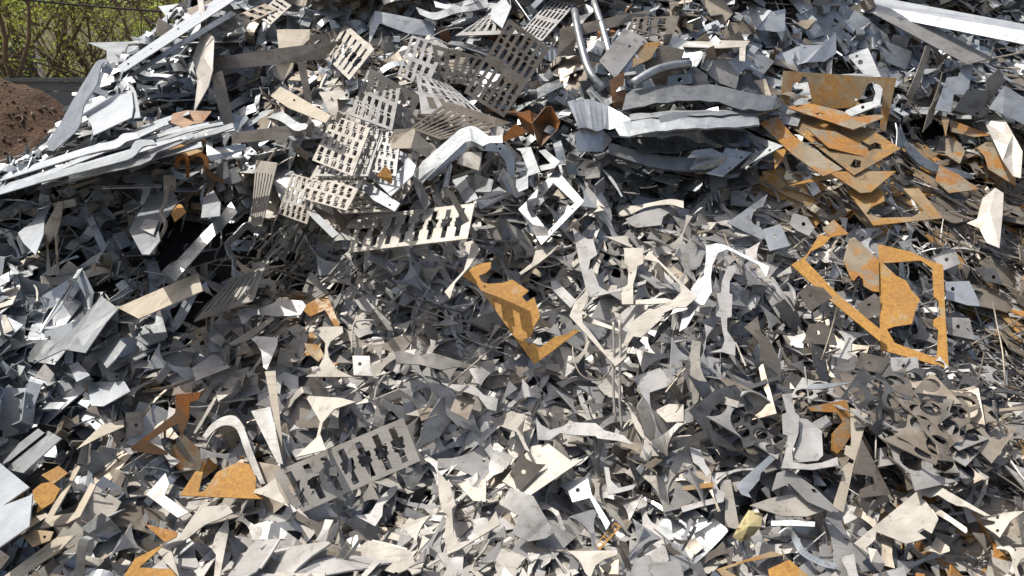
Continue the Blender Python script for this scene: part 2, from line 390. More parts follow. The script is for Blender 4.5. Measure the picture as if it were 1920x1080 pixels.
# ribbons and folded things: sheets in 3D
def strip3(path, width, t, twist=0.0):
    path = np.asarray(path); n = len(path); V = []
    for i, p in enumerate(path):
        a = twist * (i / (n - 1) - .5); wv = np.array([0, math.cos(a), math.sin(a)]) * width / 2
        V += [p - wv, p + wv]
    F_ = [(2 * i, 2 * i + 2, 2 * i + 3, 2 * i + 1) for i in range(n - 1)]
    return solid(V, F_, t)
def g_sliver():
    L = U(0.07, 0.26); n = 7; k = U(-.25, .25); s = np.linspace(-.5, .5, n)
    wd = U(0.004, 0.012); V = []
    kk = U(-.5, .5) * L
    for i, x in enumerate(s):
        ww = wd * (0.5 + U(0.4, 1.0)) / 2 * (1 - abs(x) * U(0, 1.2)); y = kk * x * x
        V += [(x * L, y - ww, k * L * x * x), (x * L, y + ww, k * L * x * x)]
    return solid(V, [(2 * i, 2 * i + 2, 2 * i + 3, 2 * i + 1) for i in range(n - 1)], 0.003)
def g_rod():
    L = U(0.12, 0.4); n = 8; a = U(-.12, .12); b = U(-.1, .1); c = U(-.05, .05)
    s = np.linspace(-.5, .5, n); P = np.stack([s * L, a * L * np.sin(s * U(2, 5)), b * L * s * s + c * L * s ** 3], 1)
    return tube(P, U(0.0018, 0.0032), 5)
def g_strap():
    L = U(0.22, 0.5); n = 22; wd = U(0.022, 0.05); s = np.linspace(0, 1, n); A = U(0.02, 0.06); fq = U(2.5, 8); ph = U(0, 6)
    P = np.stack([(s - .5) * L, 0 * s, A * np.sin(fq * s + ph) * np.tanh(4 * np.abs(s - U(.1, .9)))], 1)
    return strip3(P, wd, 0.003, U(-.8, .8))
def fold_profile(prof, width, t, r=0.006):
    P = []                                          # round the corners
    for i, p in enumerate(prof):
        p = np.array(p, float)
        if 0 < i < len(prof) - 1:
            a = np.array(prof[i - 1]) - p; b = np.array(prof[i + 1]) - p
            a = a / np.linalg.norm(a); b = b / np.linalg.norm(b)
            for q in (p + a * r, p + (a + b) * r * .3, p + b * r): P.append(q)
        else: P.append(p)
    path = np.array([(x, 0, z) for x, z in P]); path -= path.mean(0)
    return path
def g_bracket():
    a, b, c = U(0.04, 0.10), U(0.03, 0.08), U(0.03, 0.09)
    pr = random.choice(([(0, 0), (a, 0), (a, b)], [(0, 0), (a, 0), (a, b), (a + c, b)], [(0, 0), (0, b), (a, b), (a, 0)], [(0, b), (0, 0), (a, 0), (a + .4 * b, b), (a + .4 * b + c, b)]))
    path = fold_profile(pr, 0, 0); wd = U(0.025, 0.075); n = len(path); V = []
    k = U(-.15, .15)
    for i, p in enumerate(path): V += [p - np.array([k * wd * .5, wd / 2, 0]), p + np.array([k * wd * .5, wd / 2, 0])]
    # a bolt hole in the longest facet
    seg = np.linalg.norm(np.diff(path, axis=0), axis=1); j = int(np.argmax(seg)); F_ = []
    V = list(V)
    for i in range(n - 1):
        q = (2 * i, 2 * i + 2, 2 * i + 3, 2 * i + 1)
        if i == j and seg[j] > 0.03 and random.random() < .8:
            A, B, C, D = [np.array(V[x]) for x in q]; ce = (A + B + C + D) / 4; ex = (B - A) / np.linalg.norm(B - A); ey = (D - A) / np.linalg.norm(D - A)
            r = 0.0065; lo = len(V)
            ring = [ce + r * (math.cos(t_) * ex + math.sin(t_) * ey) for t_ in np.linspace(-2.356, 3.927, 9)[:-1]]
            V += ring; c4 = [q[0], q[1], q[2], q[3]]
            for s_ in range(4):
                h0, h1, h2 = lo + 2 * s_, lo + 2 * s_ + 1, lo + (2 * s_ + 2) % 8
                F_ += [(c4[s_], c4[(s_ + 1) % 4], h1), (c4[s_], h1, h0), (c4[(s_ + 1) % 4], h2, h1)]
        else: F_.append(q)
    return solid(V, F_, 0.003)
def g_channel():
    a, b = U(0.025, 0.05), U(0.015, 0.035); L = U(0.16, 0.42)
    pr = random.choice(([(0, b), (0, 0), (a, 0), (a, b)], [(-b, b), (0, b), (0, 0), (a, 0), (a, b), (a + b, b)], [(0, b), (0, 0), (a * 1.4, 0)]))
    path = fold_profile(pr, 0, 0, 0.008); n = len(path); m = 9; V = []; bend = U(-.6, .6); tw = U(-.5, .5)
    for k in range(m):
        y = (k / (m - 1) - .5) * L; th = tw * (k / (m - 1) - .5); z0 = bend * y * y
        for p in path: V.append((p[0] * math.cos(th) - p[2] * math.sin(th), y, p[0] * math.sin(th) + p[2] * math.cos(th) + z0))
    F_ = [(k * n + i, k * n + i + 1, (k + 1) * n + i + 1, (k + 1) * n + i) for k in range(m - 1) for i in range(n - 1)]
    V = np.array(V)[:, [1, 0, 2]]
    return solid(V, F_, 0.0025)
def g_crumple():
    n, m = 8, 6; L, Wd = U(0.16, 0.3), U(0.1, 0.18); V = []
    ph = [U(0, 6) for _ in range(6)]
    for j in range(m):
        for i in range(n):
            x, y = i / (n - 1) - .5, j / (m - 1) - .5
            z = .03 * math.sin(7 * x + ph[0] + 2 * y) + .025 * math.sin(6 * y + ph[1] + 3 * x) + .012 * math.sin(17 * x * y + ph[2]) + U(-.006, .006)
            V.append((x * L * (1 - .3 * abs(y)), y * Wd + .02 * math.sin(5 * x + ph[3]), z))
    return solid(V, [(j * n + i, j * n + i + 1, (j + 1) * n + i + 1, (j + 1) * n + i) for j in range(m - 1) for i in range(n - 1)], .002)

def surf_samples(V, Fc, dens):
    pts = []
    for f in Fc:
        for i in range(1, len(f) - 1):
            A, B, C = V[f[0]], V[f[i]], V[f[i + 1]]; ar = np.linalg.norm(np.cross(B - A, C - A)) / 2
            k = ar * dens; k = int(k) + (rng.random() < k - int(k))
            if k:
                r = rng.random((k, 2)); s = np.sqrt(r[:, :1]); pts.append(A * (1 - s) + B * s * (1 - r[:, 1:]) + C * s * r[:, 1:])
    return np.concatenate(pts) if pts else V.copy()
KINDS = {   # kind: (generator, planar, variants, thickness, phrase, category, plural)
 'spindle_offcut': (g_spindle, 1, 12, .0042, 'spindle-shaped offcut', 'metal offcut', 'spindle-shaped offcuts'),
 'web_offcut': (g_web, 1, 14, .0042, 'curved steel web offcut', 'metal offcut', 'curved web offcuts'),
 'punched_tab': (g_tab, 1, 8, .0042, 'one-hole square tab', 'metal tab', 'punched tabs'),
 'metal_shard': (g_shard, 1, 16, .0028, 'pointed steel shard', 'metal shard', 'small steel shards'),
 'sheet_offcut': (g_sheet, 1, 12, .0042, 'notched sheet offcut', 'metal sheet', 'notched sheet offcuts'),
 'rim_offcut': (g_rim, 1, 12, .0042, 'open thin-rimmed offcut', 'metal offcut', 'open thin-rimmed offcuts'),
 'corner_offcut': (g_corner, 1, 8, .0042, 'corner-shaped offcut', 'metal offcut', 'corner-shaped offcuts'),
 'slotted_plate': (g_comb, 1, 5, .0042, 'slotted plate', 'slotted plate', 'slotted plates'),
 'ring_lattice': (g_ring, 1, 6, .0025, 'circle-punched lattice strip', 'lattice strip', 'lattice strips of punched circles'),
 'rusty_plate': (g_sheet, 1, 8, .0042, 'rusty sheet offcut', 'rusty plate', 'rusty offcuts'),
 'metal_sliver': (g_sliver, 0, 16, 0, 'narrow sliver', 'metal sliver', 'narrow steel slivers'),
 'wire_rod': (g_rod, 0, 8, 0, 'thin bent wire rod', 'wire', 'thin wire rods'),
 'metal_strap': (g_strap, 0, 10, 0, 'wavy metal strap', 'metal strap', 'wavy straps'),
 'folded_bracket': (g_bracket, 0, 16, 0, 'folded bracket', 'bracket', 'folded brackets'),
 'channel_piece': (g_channel, 0, 10, 0, 'bent channel length', 'metal channel', 'bent channel lengths'),
 'crumpled_sheet': (g_crumple, 0, 6, 0, 'crumpled metal sheet', 'metal sheet', 'crumpled sheets'),
}
VAR = {}
for k, (g, planar, nv, t, *_r) in KINDS.items():
    VAR[k] = []
    while len(VAR[k]) < nv:
        if planar:
            v2, tri = flat(g()); c = (v2.min(0) + v2.max(0)) / 2
            v2 = v2 - c; a_ = U(-.5, .5); h_ = np.abs(v2).max(); zf, cuts = bend_fn(h_, .55 if k in ('slotted_plate', 'rusty_plate') else 1.0)
            V, tri = crease(v2, tri, cuts, zf, (math.cos(a_), math.sin(a_)))
            V, Fc = solid(V, tri, t)
        else:
            V, Fc = g(); V = np.asarray(V); V = V - (V.min(0) + V.max(0)) / 2
        me = mesh(k, V, Fc, 'steel', smooth=(k == 'wire_rod'))
        S = surf_samples(V, Fc, 38000)
        if len(S) < 12: S = np.concatenate([S, V])
        VAR[k].append((me, V, Fc, S))

# ------------------------------------------------------------------ the heap's underlying form
CELL = 0.012; U0, U1, V0, V1 = -3.6, 3.6, -0.75, 4.5
nu, nv_ = int((U1 - U0) / CELL), int((V1 - V0) / CELL)
gu, gv = np.meshgrid(U0 + (np.arange(nu) + .5) * CELL, V0 + (np.arange(nv_) + .5) * CELL, indexing='ij')
HM = np.zeros((nu, nv_))
BUMPS = [(620, 480, 75, -.16), (430, 190, 80, -.10), (1230, 340, 150, -.13), (860, 835, 70, -.12), (390, 890, 90, -.14), (700, 1000, 110, -.12), (1420, 650, 110, -.10),
 (1740, 230, 110, -.07), (270, 380, 110, -.05), (1600, 830, 150, -.10), (1180, 960, 90, -.07), (80, 620, 60, -.08), (1250, 215, 190, .16), (720, 280, 170, .10), (1560, 300, 120, .08),
 (1150, 560, 200, .06), (520, 640, 140, .06), (1000, 190, 70, -.10), (170, 330, 140, .08), (1030, 690, 90, -.05), (1840, 560, 100, -.06), (1350, 900, 90, -.06), (480, 50, 130, .05)]
def fold_line(px):                                   # the heap's shoulder against the trees
    return px
a0 = np.array(px_to_uv(np.array(-40.), np.array(345.))); a1 = np.array(px_to_uv(np.array(345.), np.array(22.)))
ld = (a1 - a0) / np.linalg.norm(a1 - a0); ln = np.array([-ld[1], ld[0]])
def base_w(u, v):
    h = np.zeros_like(u)
    for px, py, r, a in BUMPS:
        bu, bv = px_to_uv(np.array(float(px)), np.array(float(py))); sc = r * 3.3 / F
        h += a * (1.5 if a < 0 else 1) * np.exp(-((u - bu) ** 2 + ((v - bv) / 1.1) ** 2) / (sc * sc))
    h += .02 * np.sin(u * 5.1 + v * 3) + .02 * np.sin(v * 7.3 - u * 2.2 + 1)
    d = (u - a0[0]) * ln[0] + (v - a0[1]) * ln[1]
    h -= 1.35 * np.maximum(0, d + .06) ** 1.15
    h -= .10 * np.maximum(0, u - 1.2) ** 2            # the right side turns away
    return h
BW = base_w(gu, gv); HM[:] = BW; HM0 = HM.copy()
gru, grv = np.gradient(BW, CELL)
def idx(u, v): return np.clip(((u - U0) / CELL).astype(int), 0, nu - 1), np.clip(((v - V0) / CELL).astype(int), 0, nv_ - 1)
st = 5; cu, cv = gu[::st, ::st], gv[::st, ::st]
cw = np.maximum(BW[::st, ::st] - .03, -3)
Q = to_world(np.stack([cu, cv, cw], -1).reshape(-1, 3)); Q[:, 2] = np.maximum(Q[:, 2], -0.06)
n1, n2 = cu.shape; ii = np.arange(n1 * n2).reshape(n1, n2)
fc = np.stack([ii[:-1, :-1], ii[1:, :-1], ii[1:, 1:], ii[:-1, 1:]], -1).reshape(-1, 4)
shade_core = link('scrap_mound', mesh('scrap_mound', Q, (fc.ravel(), np.arange(len(fc)) * 4, np.full(len(fc), 4)), 'shade_core', smooth=True)); tag(shade_core, kind='structure')

# ------------------------------------------------------------------ zones: what lies where in the heap
ZONES = [ # cx,cy,rx,ry, kinds, materials, yaw(deg), yaw spread, tilt sigma
 (430,150,190,160, dict(channel_piece=.2,folded_bracket=.28,metal_strap=.2,sheet_offcut=.18,crumpled_sheet=.05,metal_shard=.12), dict(galv=.4,galv_bright=.35,galv_dull=.1,steel_brown=.15), 30,40,27),
 (230,280,200,70, dict(metal_strap=.4,channel_piece=.25,folded_bracket=.2,metal_sliver=.15), dict(galv_bright=.45,galv=.35,galv_dull=.1,steel_pale=.1), 22,14,20),
 (130,440,210,120, dict(folded_bracket=.3,metal_strap=.17,metal_sliver=.22,metal_shard=.2,channel_piece=.11), dict(galv=.4,steel_pale=.2,steel_brown=.15,steel_dark=.05,galv_bright=.2), 35,50,30),
 (300,470,150,110, dict(metal_sliver=.4,folded_bracket=.25,metal_strap=.15,metal_shard=.2), dict(steel_brown=.25,steel_pale=.2,galv_dull=.2,steel_dark=.1,galv=.25), 35,35,30),
 (110,680,170,150, dict(channel_piece=.17,folded_bracket=.25,metal_strap=.15,sheet_offcut=.15,metal_sliver=.14,metal_shard=.14), dict(galv=.45,galv_bright=.3,galv_dull=.12,steel_pale=.13), 38,45,30),
 (720,200,180,160, dict(slotted_plate=.2,metal_sliver=.22,sheet_offcut=.2,metal_shard=.23,folded_bracket=.15), dict(steel_brown=.35,steel=.3,steel_pale=.2,galv=.15), 30,60,25),
 (650,330,110,110, dict(slotted_plate=.35,metal_sliver=.2,metal_shard=.35,sheet_offcut=.1), dict(steel=.4,steel_pale=.4,steel_brown=.15,rust=.05), 75,25,16),
 (1000,60,280,80, dict(folded_bracket=.25,channel_piece=.2,metal_strap=.2,sheet_offcut=.2,slotted_plate=.06,metal_shard=.09), dict(galv=.4,galv_dull=.1,steel_brown=.2,galv_bright=.25,rust_dark=.05), 25,60,28),
 (1400,80,170,100, dict(folded_bracket=.3,sheet_offcut=.25,metal_strap=.2,metal_shard=.15,channel_piece=.1), dict(galv=.4,galv_dull=.15,steel_brown=.25,galv_bright=.2), 20,70,30),
 (1750,120,220,130, dict(folded_bracket=.27,sheet_offcut=.2,metal_strap=.22,metal_sliver=.16,channel_piece=.15), dict(galv=.4,galv_dull=.25,steel_brown=.1,galv_bright=.25), -30,50,30),
 (1250,260,180,70, dict(sheet_offcut=.4,metal_strap=.3,folded_bracket=.15,metal_sliver=.15), dict(galv_dark=.45,galv_dull=.25,steel_dark=.15,galv=.15), -5,30,18),
 (1560,300,140,100, dict(rusty_plate=.26,metal_sliver=.34,rim_offcut=.15,metal_shard=.12,corner_offcut=.13), dict(steel_brown=.5,steel_dark=.25,steel=.25), -38,20,17),
 (1830,400,110,180, dict(metal_sliver=.5,metal_shard=.16,wire_rod=.12,rusty_plate=.1,sheet_offcut=.12), dict(steel_brown=.55,steel=.25,steel_dark=.2), -48,22,22),
 (1150,560,290,170, dict(rim_offcut=.2,spindle_offcut=.33,web_offcut=.22,corner_offcut=.13,metal_shard=.22,metal_sliver=.07,punched_tab=.03), dict(steel=.62,steel_pale=.2,steel_brown=.1,steel_dark=.08), 50,90,26),
 (950,420,200,70, dict(rim_offcut=.2,spindle_offcut=.3,web_offcut=.22,metal_shard=.28,folded_bracket=.12,metal_sliver=.08), dict(steel=.55,steel_pale=.15,galv=.2,steel_brown=.1), 20,90,26),
 (850,560,170,120, dict(rim_offcut=.2,web_offcut=.28,spindle_offcut=.2,metal_sliver=.2,metal_shard=.22,corner_offcut=.1), dict(steel=.5,steel_pale=.3,steel_brown=.12,steel_dark=.08), 50,60,28),
 (850,760,260,130, dict(rim_offcut=.2,web_offcut=.28,spindle_offcut=.26,metal_shard=.25,corner_offcut=.08,punched_tab=.06,metal_sliver=.07), dict(steel=.55,steel_pale=.28,steel_brown=.1,steel_dark=.07), 20,90,24),
 (1000,950,350,130, dict(rim_offcut=.2,spindle_offcut=.28,web_offcut=.3,metal_shard=.22,punched_tab=.07,corner_offcut=.08,metal_sliver=.05), dict(steel=.58,steel_pale=.22,steel_brown=.12,steel_dark=.08), 40,90,27),
 (480,680,200,130, dict(rim_offcut=.2,web_offcut=.3,spindle_offcut=.12,metal_shard=.3,metal_sliver=.16,punched_tab=.06,folded_bracket=.06), dict(steel_pale=.45,steel=.3,steel_brown=.2,rust_patch=.05), 40,60,28),
 (330,790,160,90, dict(metal_shard=.3,metal_sliver=.25,sheet_offcut=.2,folded_bracket=.15,web_offcut=.1), dict(steel_pale=.3,steel_brown=.4,steel=.2,rust_patch=.1), 30,50,26),
 (130,940,170,130, dict(sheet_offcut=.22,metal_strap=.22,folded_bracket=.2,metal_sliver=.18,rusty_plate=.08,corner_offcut=.1), dict(galv=.35,steel_pale=.2,steel_dark=.15,steel_brown=.2,galv_dull=.1), 35,50,27),
 (450,980,170,120, dict(rim_offcut=.2,spindle_offcut=.25,web_offcut=.25,metal_shard=.3,sheet_offcut=.1,metal_sliver=.1), dict(steel=.5,steel_brown=.2,steel_pale=.2,steel_dark=.1), 55,70,30),
 (1620,560,190,120, dict(punched_tab=.34,metal_sliver=.3,web_offcut=.14,wire_rod=.1,metal_shard=.12), dict(steel=.6,steel_brown=.15,galv=.12,steel_dark=.13), 20,90,22),
 (1430,680,110,110, dict(rim_offcut=.2,spindle_offcut=.3,corner_offcut=.2,ring_lattice=.2,metal_sliver=.12,metal_shard=.18), dict(steel=.35,steel_dark=.35,steel_brown=.3), 60,60,28),
 (1620,800,190,90, dict(ring_lattice=.75,metal_sliver=.12,wire_rod=.08,punched_tab=.1,metal_shard=.1), dict(steel_dark=.55,steel=.35,steel_brown=.1), 40,90,22),
 (1860,760,80,90, dict(metal_sliver=.5,wire_rod=.36,ring_lattice=.08,metal_shard=.06), dict(steel_brown=.4,steel_dark=.4,steel=.2), -25,40,22),
 (1780,980,170,90, dict(sheet_offcut=.22,web_offcut=.28,metal_sliver=.2,ring_lattice=.1,rusty_plate=.08,wire_rod=.12), dict(steel_pale=.45,steel=.3,steel_brown=.15,rust_patch=.1), -15,60,22),
 (1400,970,150,110, dict(web_offcut=.22,metal_sliver=.25,sheet_offcut=.15,punched_tab=.13,metal_shard=.2,metal_strap=.05), dict(steel=.5,steel_brown=.2,galv_dull=.2,steel_dark=.1), 20,80,26),
 (580,480,70,120, dict(metal_sliver=.7,slotted_plate=.12,metal_shard=.18), dict(steel_brown=.5,steel_dark=.2,steel_pale=.3), 62,14,24),
]
ZA = np.array([z[:4] for z in ZONES], float)
def pick(d):
    k = list(d); return random.choices(k, [d[x] for x in k])[0]
def zone(px, py):
    e = ((px - ZA[:, 0]) / ZA[:, 2]) ** 2 + ((py - ZA[:, 1]) / ZA[:, 3]) ** 2
    p = np.exp(-1.6 * np.minimum(e, e.min() + 6)); p /= p.sum(); return ZONES[rng.choice(len(ZONES), p=p)]
PIECES = []
MASK = np.zeros((540, 960), bool)                    # pixels taken by the traced pieces
LARGE = False
SKYLINE = [(-200, -200), (305, -200), (292, 50), (235, 82), (150, 76), (205, 108), (160, 150), (118, 225), (75, 275), (-30, 312), (-200, 330)]
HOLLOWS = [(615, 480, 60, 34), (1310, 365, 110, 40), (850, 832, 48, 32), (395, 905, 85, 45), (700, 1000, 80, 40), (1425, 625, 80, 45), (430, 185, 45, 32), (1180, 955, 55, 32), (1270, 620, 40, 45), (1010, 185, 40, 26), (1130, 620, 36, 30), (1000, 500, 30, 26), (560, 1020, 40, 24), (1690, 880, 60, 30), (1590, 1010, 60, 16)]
def inside(X, Y, L):
    r = np.zeros(X.shape, bool); n = len(L)
    for i in range(n):
        x1, y1 = L[i][:2]; x2, y2 = L[(i + 1) % n][:2]
        if y1 == y2: continue
        r ^= ((y1 > Y) != (y2 > Y)) & (X < (x2 - x1) * (Y - y1) / (y2 - y1) + x1)
    return r
def deposit(px, py, rest=60, raise_=.035, mask_max=None, scale=1.0, force=None):
    z = zone(px, py); kind = pick(z[4]); mat = pick(z[5])
    if kind == 'metal_shard' and random.random() < (.95 if LARGE else .5): kind = pick(z[4])
    if LARGE and kind in ('metal_shard', 'metal_sliver') and random.random() < .6: kind = pick(z[4])
    if force: kind = force
    if kind == 'ring_lattice': mat = random.choice(('steel_dark', 'steel_dark', 'steel', 'steel_brown'))
    scale = U(1.25, 1.75) if LARGE else U(1.05, 1.25) if kind in ('spindle_offcut', 'web_offcut', 'rim_offcut', 'corner_offcut', 'folded_bracket', 'sheet_offcut', 'metal_strap') else 1.0
    if kind == 'rusty_plate': mat = 'rust'
    if kind == 'rusty_plate' and random.random() < .4: mat = 'rust_patch'
    if kind == 'slotted_plate' and mat.startswith('galv'): mat = 'steel'
    if kind == 'ring_lattice' and mat == 'rust_patch': mat = 'steel_pale'
    vi = random.randrange(len(VAR[kind])); S = VAR[kind][vi][3]
    u, v = px_to_uv(np.array(float(px)), np.array(float(py)), 0.0)
    i, j = idx(u, v); u, v = px_to_uv(np.array(float(px)), np.array(float(py)), HM[i, j])
    if not (U0 + .3 < u < U1 - .3 and V0 + .2 < v < V1 - .2): return
    i, j = idx(u, v)
    yaw = R(z[6] + random.gauss(0, z[7])); sg = R(z[8]); sgk = 1.25 if kind in ('metal_sliver', 'metal_shard', 'folded_bracket') else .45 if kind in ('slotted_plate', 'rusty_plate') else .62
    tu, tv = random.gauss(0, sg * sgk), random.gauss(0, sg * sgk)
    n = np.array([-gru[i, j] * .8 + math.tan(max(-1.2, min(1.2, tu))), -grv[i, j] * .8 + math.tan(max(-1.2, min(1.2, tv))), 1.0]); n /= np.linalg.norm(n)
    if random.random() < .5: n_sign = 1
    x = np.array([math.cos(yaw), math.sin(yaw), 0]); x -= n * (x @ n); x /= np.linalg.norm(x); y = np.cross(n, x)
    if random.random() < .5: x, n = x, n; y = y
    Rm = np.stack([x, y, n], 1)
    q = (S * scale) @ Rm.T
    a, b = idx(u + q[:, 0], v + q[:, 1]); h = HM[a, b]
    w0 = np.percentile(h - q[:, 2], rest) + .002
    Wd = to_world(np.stack([u + q[:, 0], v + q[:, 1], w0 + q[:, 2]], 1))
    if mask_max is not None:
        X, Y, Zd = project(Wd); X = (X / 2).astype(int); Y = (Y / 2).astype(int); ok = (X >= 0) & (X < 960) & (Y >= 0) & (Y < 540)
        if ok.any() and MASK[Y[ok], X[ok]].mean() > (mask_max if random.random() < .94 else .3): return
    X, Y, Zd = project(Wd)
    if inside(X, Y, SKYLINE).mean() > .12: return
    if random.random() < (.6 if mask_max is None else .88):
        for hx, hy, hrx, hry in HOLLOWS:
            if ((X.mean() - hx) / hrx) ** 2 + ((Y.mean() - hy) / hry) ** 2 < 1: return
    np.maximum.at(HM, (a, b), np.minimum(w0 + q[:, 2], h + raise_))
    PIECES.append(dict(kind=kind, vi=vi, mat=mat, R=M3 @ Rm * scale, t=to_world(np.array([u, v, w0])), S=Wd, n=M3 @ n))
def rand_px(n): return np.stack([rng.uniform(-170, 2090, n), rng.uniform(-130, 1190, n)], 1)
HOLPX = lambda n: np.array([(hx + rng.uniform(-1.2, 1.2) * hrx, hy + rng.uniform(-1.2, 1.2) * hry) for hx, hy, hrx, hry in HOLLOWS for _ in range(n)])
TOPPX = lambda n: np.stack([rng.uniform(-60, 2000, n), 420 * rng.random(n) ** 1.3 - 60], 1)
for px, py in rand_px(10500): deposit(px, py, 64, .022)
RIGHTPX = lambda n: np.stack([rng.uniform(1230, 2000, n), rng.uniform(330, 900, n)], 1)
for px, py in HOLPX(18): deposit(px, py, 62, .015)
for px, py in RIGHTPX(1800): deposit(px, py, 64, .022)
for px, py in TOPPX(4500): deposit(px, py, 66, .025)

# ------------------------------------------------------------------ traced pieces: outlines read off the photograph, each laid as a real sheet on the heap
NORM = dict(s=(0, -.6, .8), f=(.05, -.95, .3), u=(-.05, -.28, .95), b=(-.42, -.34, .84), r=(.4, -.55, .73), d=(.35, -.9, .25), l=(-.6, -.6, .53), k=(.1, -.8, .59), t=(.0, -.45, .89))
CONV = {'P': (0, 0, 1), 'A': (640, 220, 4), 'C': (1440, 80, 4), 'D': (1600, 850, 4.697), 'E': (860, 470, 4), 'G': (0, 0, 3.3765)}
for c_ in range(3):
    for r_ in range(3): CONV['T%d%d' % (c_, r_)] = (640 * c_, 360 * r_, 3)
def pts(cv, s):
    ox, oy, k = CONV[cv]; out = []
    for tok in s.split():
        a = [float(q) for q in tok.split(',')]; out.append((ox + a[0] / k, oy + a[1] / k) + tuple(a[2:]))
    return out
HT = None
def poly_px(loops, step):
    A = np.array([p[:2] for p in loops[0]]); lo, hi = A.min(0), A.max(0)
    X, Y = np.meshgrid(np.arange(lo[0], hi[0] + step, step), np.arange(lo[1], hi[1] + step, step)); k = np.zeros(X.shape, bool)
    for L in loops: k ^= inside(X, Y, L)
    return X[k], Y[k]
def seat(loops, n, frac, lift, lo=-.12, hi=.55):
    """the plane with normal n that lies on the heap under this outline"""
    n = np.array(n, float); n /= np.linalg.norm(n)
    A = np.array([p[:2] for p in loops[0]]); ext = np.ptp(A, axis=0).max(); X, Y = poly_px(loops, max(1.5, ext / 26))
    if len(X) < 6: X, Y = A[:, 0], A[:, 1]
    c = A.mean(0); ci = np.argmin((X - c[0]) ** 2 + (Y - c[1]) ** 2); D = ray(X, Y)
    u0, v0 = px_to_uv(X[ci:ci + 1], Y[ci:ci + 1], 0.0); i, j = idx(u0, v0)
    u0, v0 = px_to_uv(X[ci:ci + 1], Y[ci:ci + 1], HM0[i, j][0]); i, j = idx(u0, v0)
    p0 = to_world(np.array([u0[0], v0[0], HM0[i, j][0]])); best = (-1, None)
    for s in np.arange(lo, hi, .006):
        o = p0 + s * (CAM - p0) / np.linalg.norm(CAM - p0) * 1.5; den = D @ n; t = ((o - CAM) @ n) / den
        q = to_pile(CAM + D * t[:, None]); a, b = idx(q[:, 0], q[:, 1])
        fr = ((q[:, 2] > HT[a, b] + .003) & (t < ZC[np.clip((Y / 2).astype(int), 0, 539), np.clip((X / 2).astype(int), 0, 959)] - .004)).mean()
        if fr > best[0] + .01: best = (fr, o)
        if fr >= max(min(frac, .84), .74): break
    o = best[1]
    return o + n * lift, n
def on_plane(o, n, X, Y):
    D = ray(X, Y); return CAM + D * (((o - CAM) @ n) / (D @ n))[:, None]
def claim(loops, P=None, o=None, n=None, mask=True):
    X, Y = poly_px(loops, 2.0)
    if not len(X): return
    if mask:
        xi, yi = (X / 2).astype(int), (Y / 2).astype(int); ok = (xi >= 0) & (xi < 960) & (yi >= 0) & (yi < 540); MASK[yi[ok], xi[ok]] = True
    W_ = on_plane(o, n, X, Y); q = to_pile(W_); a, b = idx(q[:, 0], q[:, 1])
    HSAMP.append(W_); HOWN.append(len(HEROES))
    if mask: splat(W_)
    np.maximum.at(HT, (a, b), q[:, 2]); np.maximum.at(HM, (a, b), np.minimum(q[:, 2], HM[a, b] + .06))
HSAMP = []; HOWN = []; HEROES = []; LANDMARKS = []
def finish(name, V, Fc, mat, label, cat, lm, group, smooth=False, mi=None):
    c = V.mean(0); o = link(name, mesh(name, V - c, Fc, mat, mi=mi, smooth=smooth), c); tag(o, label, cat, group); HEROES.append(o)
    if lm: X, Y, _ = project(c[None]); LANDMARKS.append((X[0], Y[0], lm))
    return o
def P(name, label, cat, mat, cv, out, n='s', holes=(), lm=None, th=.004, frac=.86, lift=0.0, group=None, loops=None, bend=.55):
    L = loops or [pts(cv, out)]
    ox, oy, k = CONV[cv]
    for h in holes:
        if isinstance(h, str): L.append(pts(cv, h))
        else: L.append([(ox + x / k, oy + y / k) for x, y in circ(h[:2], h[2], 12)])
    nn = NORM[n] if isinstance(n, str) else n
    o, nn = seat(L, nn, frac, lift); v2, tri = flat(L)
    ce = v2.mean(0); q = v2 - ce; ev = np.linalg.eigh(q.T @ q)[1][:, 1]; ho = np.abs(q @ ev).max()
    zf, cuts = bend_fn(1.0, bend); W3, tri = crease(q / ho, tri, cuts, zf, tuple(ev)); q = W3[:, :2] * ho + ce
    V = on_plane(o, nn, q[:, 0], q[:, 1]); D_ = V - CAM; sz = ho / F * 3.2
    V = V - D_ / np.linalg.norm(D_, axis=1, keepdims=True) * np.clip(W3[:, 2:3] - np.median(W3[:, 2]), -.3, .3) * sz * .5
    tri = [f for f in tri if len(f) >= 3]
    nsum = sum(np.cross(V[f[1]] - V[f[0]], V[f[2]] - V[f[0]]) for f in tri)
    if nsum @ (CAM - V[tri[0][0]]) < 0: tri = [tuple(reversed(f)) for f in tri]
    V, Fc = solid(V, tri, th); claim(L, o=o, n=nn); return finish(name, V, Fc, mat, label, cat, lm, group)
def FOLD(name, label, cat, mat, cv, vs, faces, n='s', lm=None, th=.004, frac=.8, lift=0.0, group=None, smooth=False, mi=None):
    """a bent sheet: corners x,y,dz, dz metres in front of the seat plane"""
    Q = pts(cv, vs); Q = [q if len(q) == 3 else (*q, 0.0) for q in Q]; nn = NORM[n] if isinstance(n, str) else n
    Ls = [[Q[i] for i in f] for f in faces]; big = max(Ls, key=lambda L: abs(sum(L[i - 1][0] * L[i][1] - L[i][0] * L[i - 1][1] for i in range(len(L)))))
    o, nn = seat([big], nn, frac, lift); A = np.array(Q); V = on_plane(o, nn, A[:, 0], A[:, 1])
    D = V - CAM; V = V - D / np.linalg.norm(D, axis=1, keepdims=True) * A[:, 2:3]
    fs = []
    for f in faces:
        a, b, c = f[0], f[1], f[2]
        fs.append(tuple(f) if np.cross(V[b] - V[a], V[c] - V[a]) @ (CAM - V[a]) > 0 else tuple(reversed(f)))
    for L in Ls: claim([L], o=o, n=nn)
    W_, Fc = solid(V, fs, th); return finish(name, W_, Fc, mat, label, cat, lm, group, smooth)
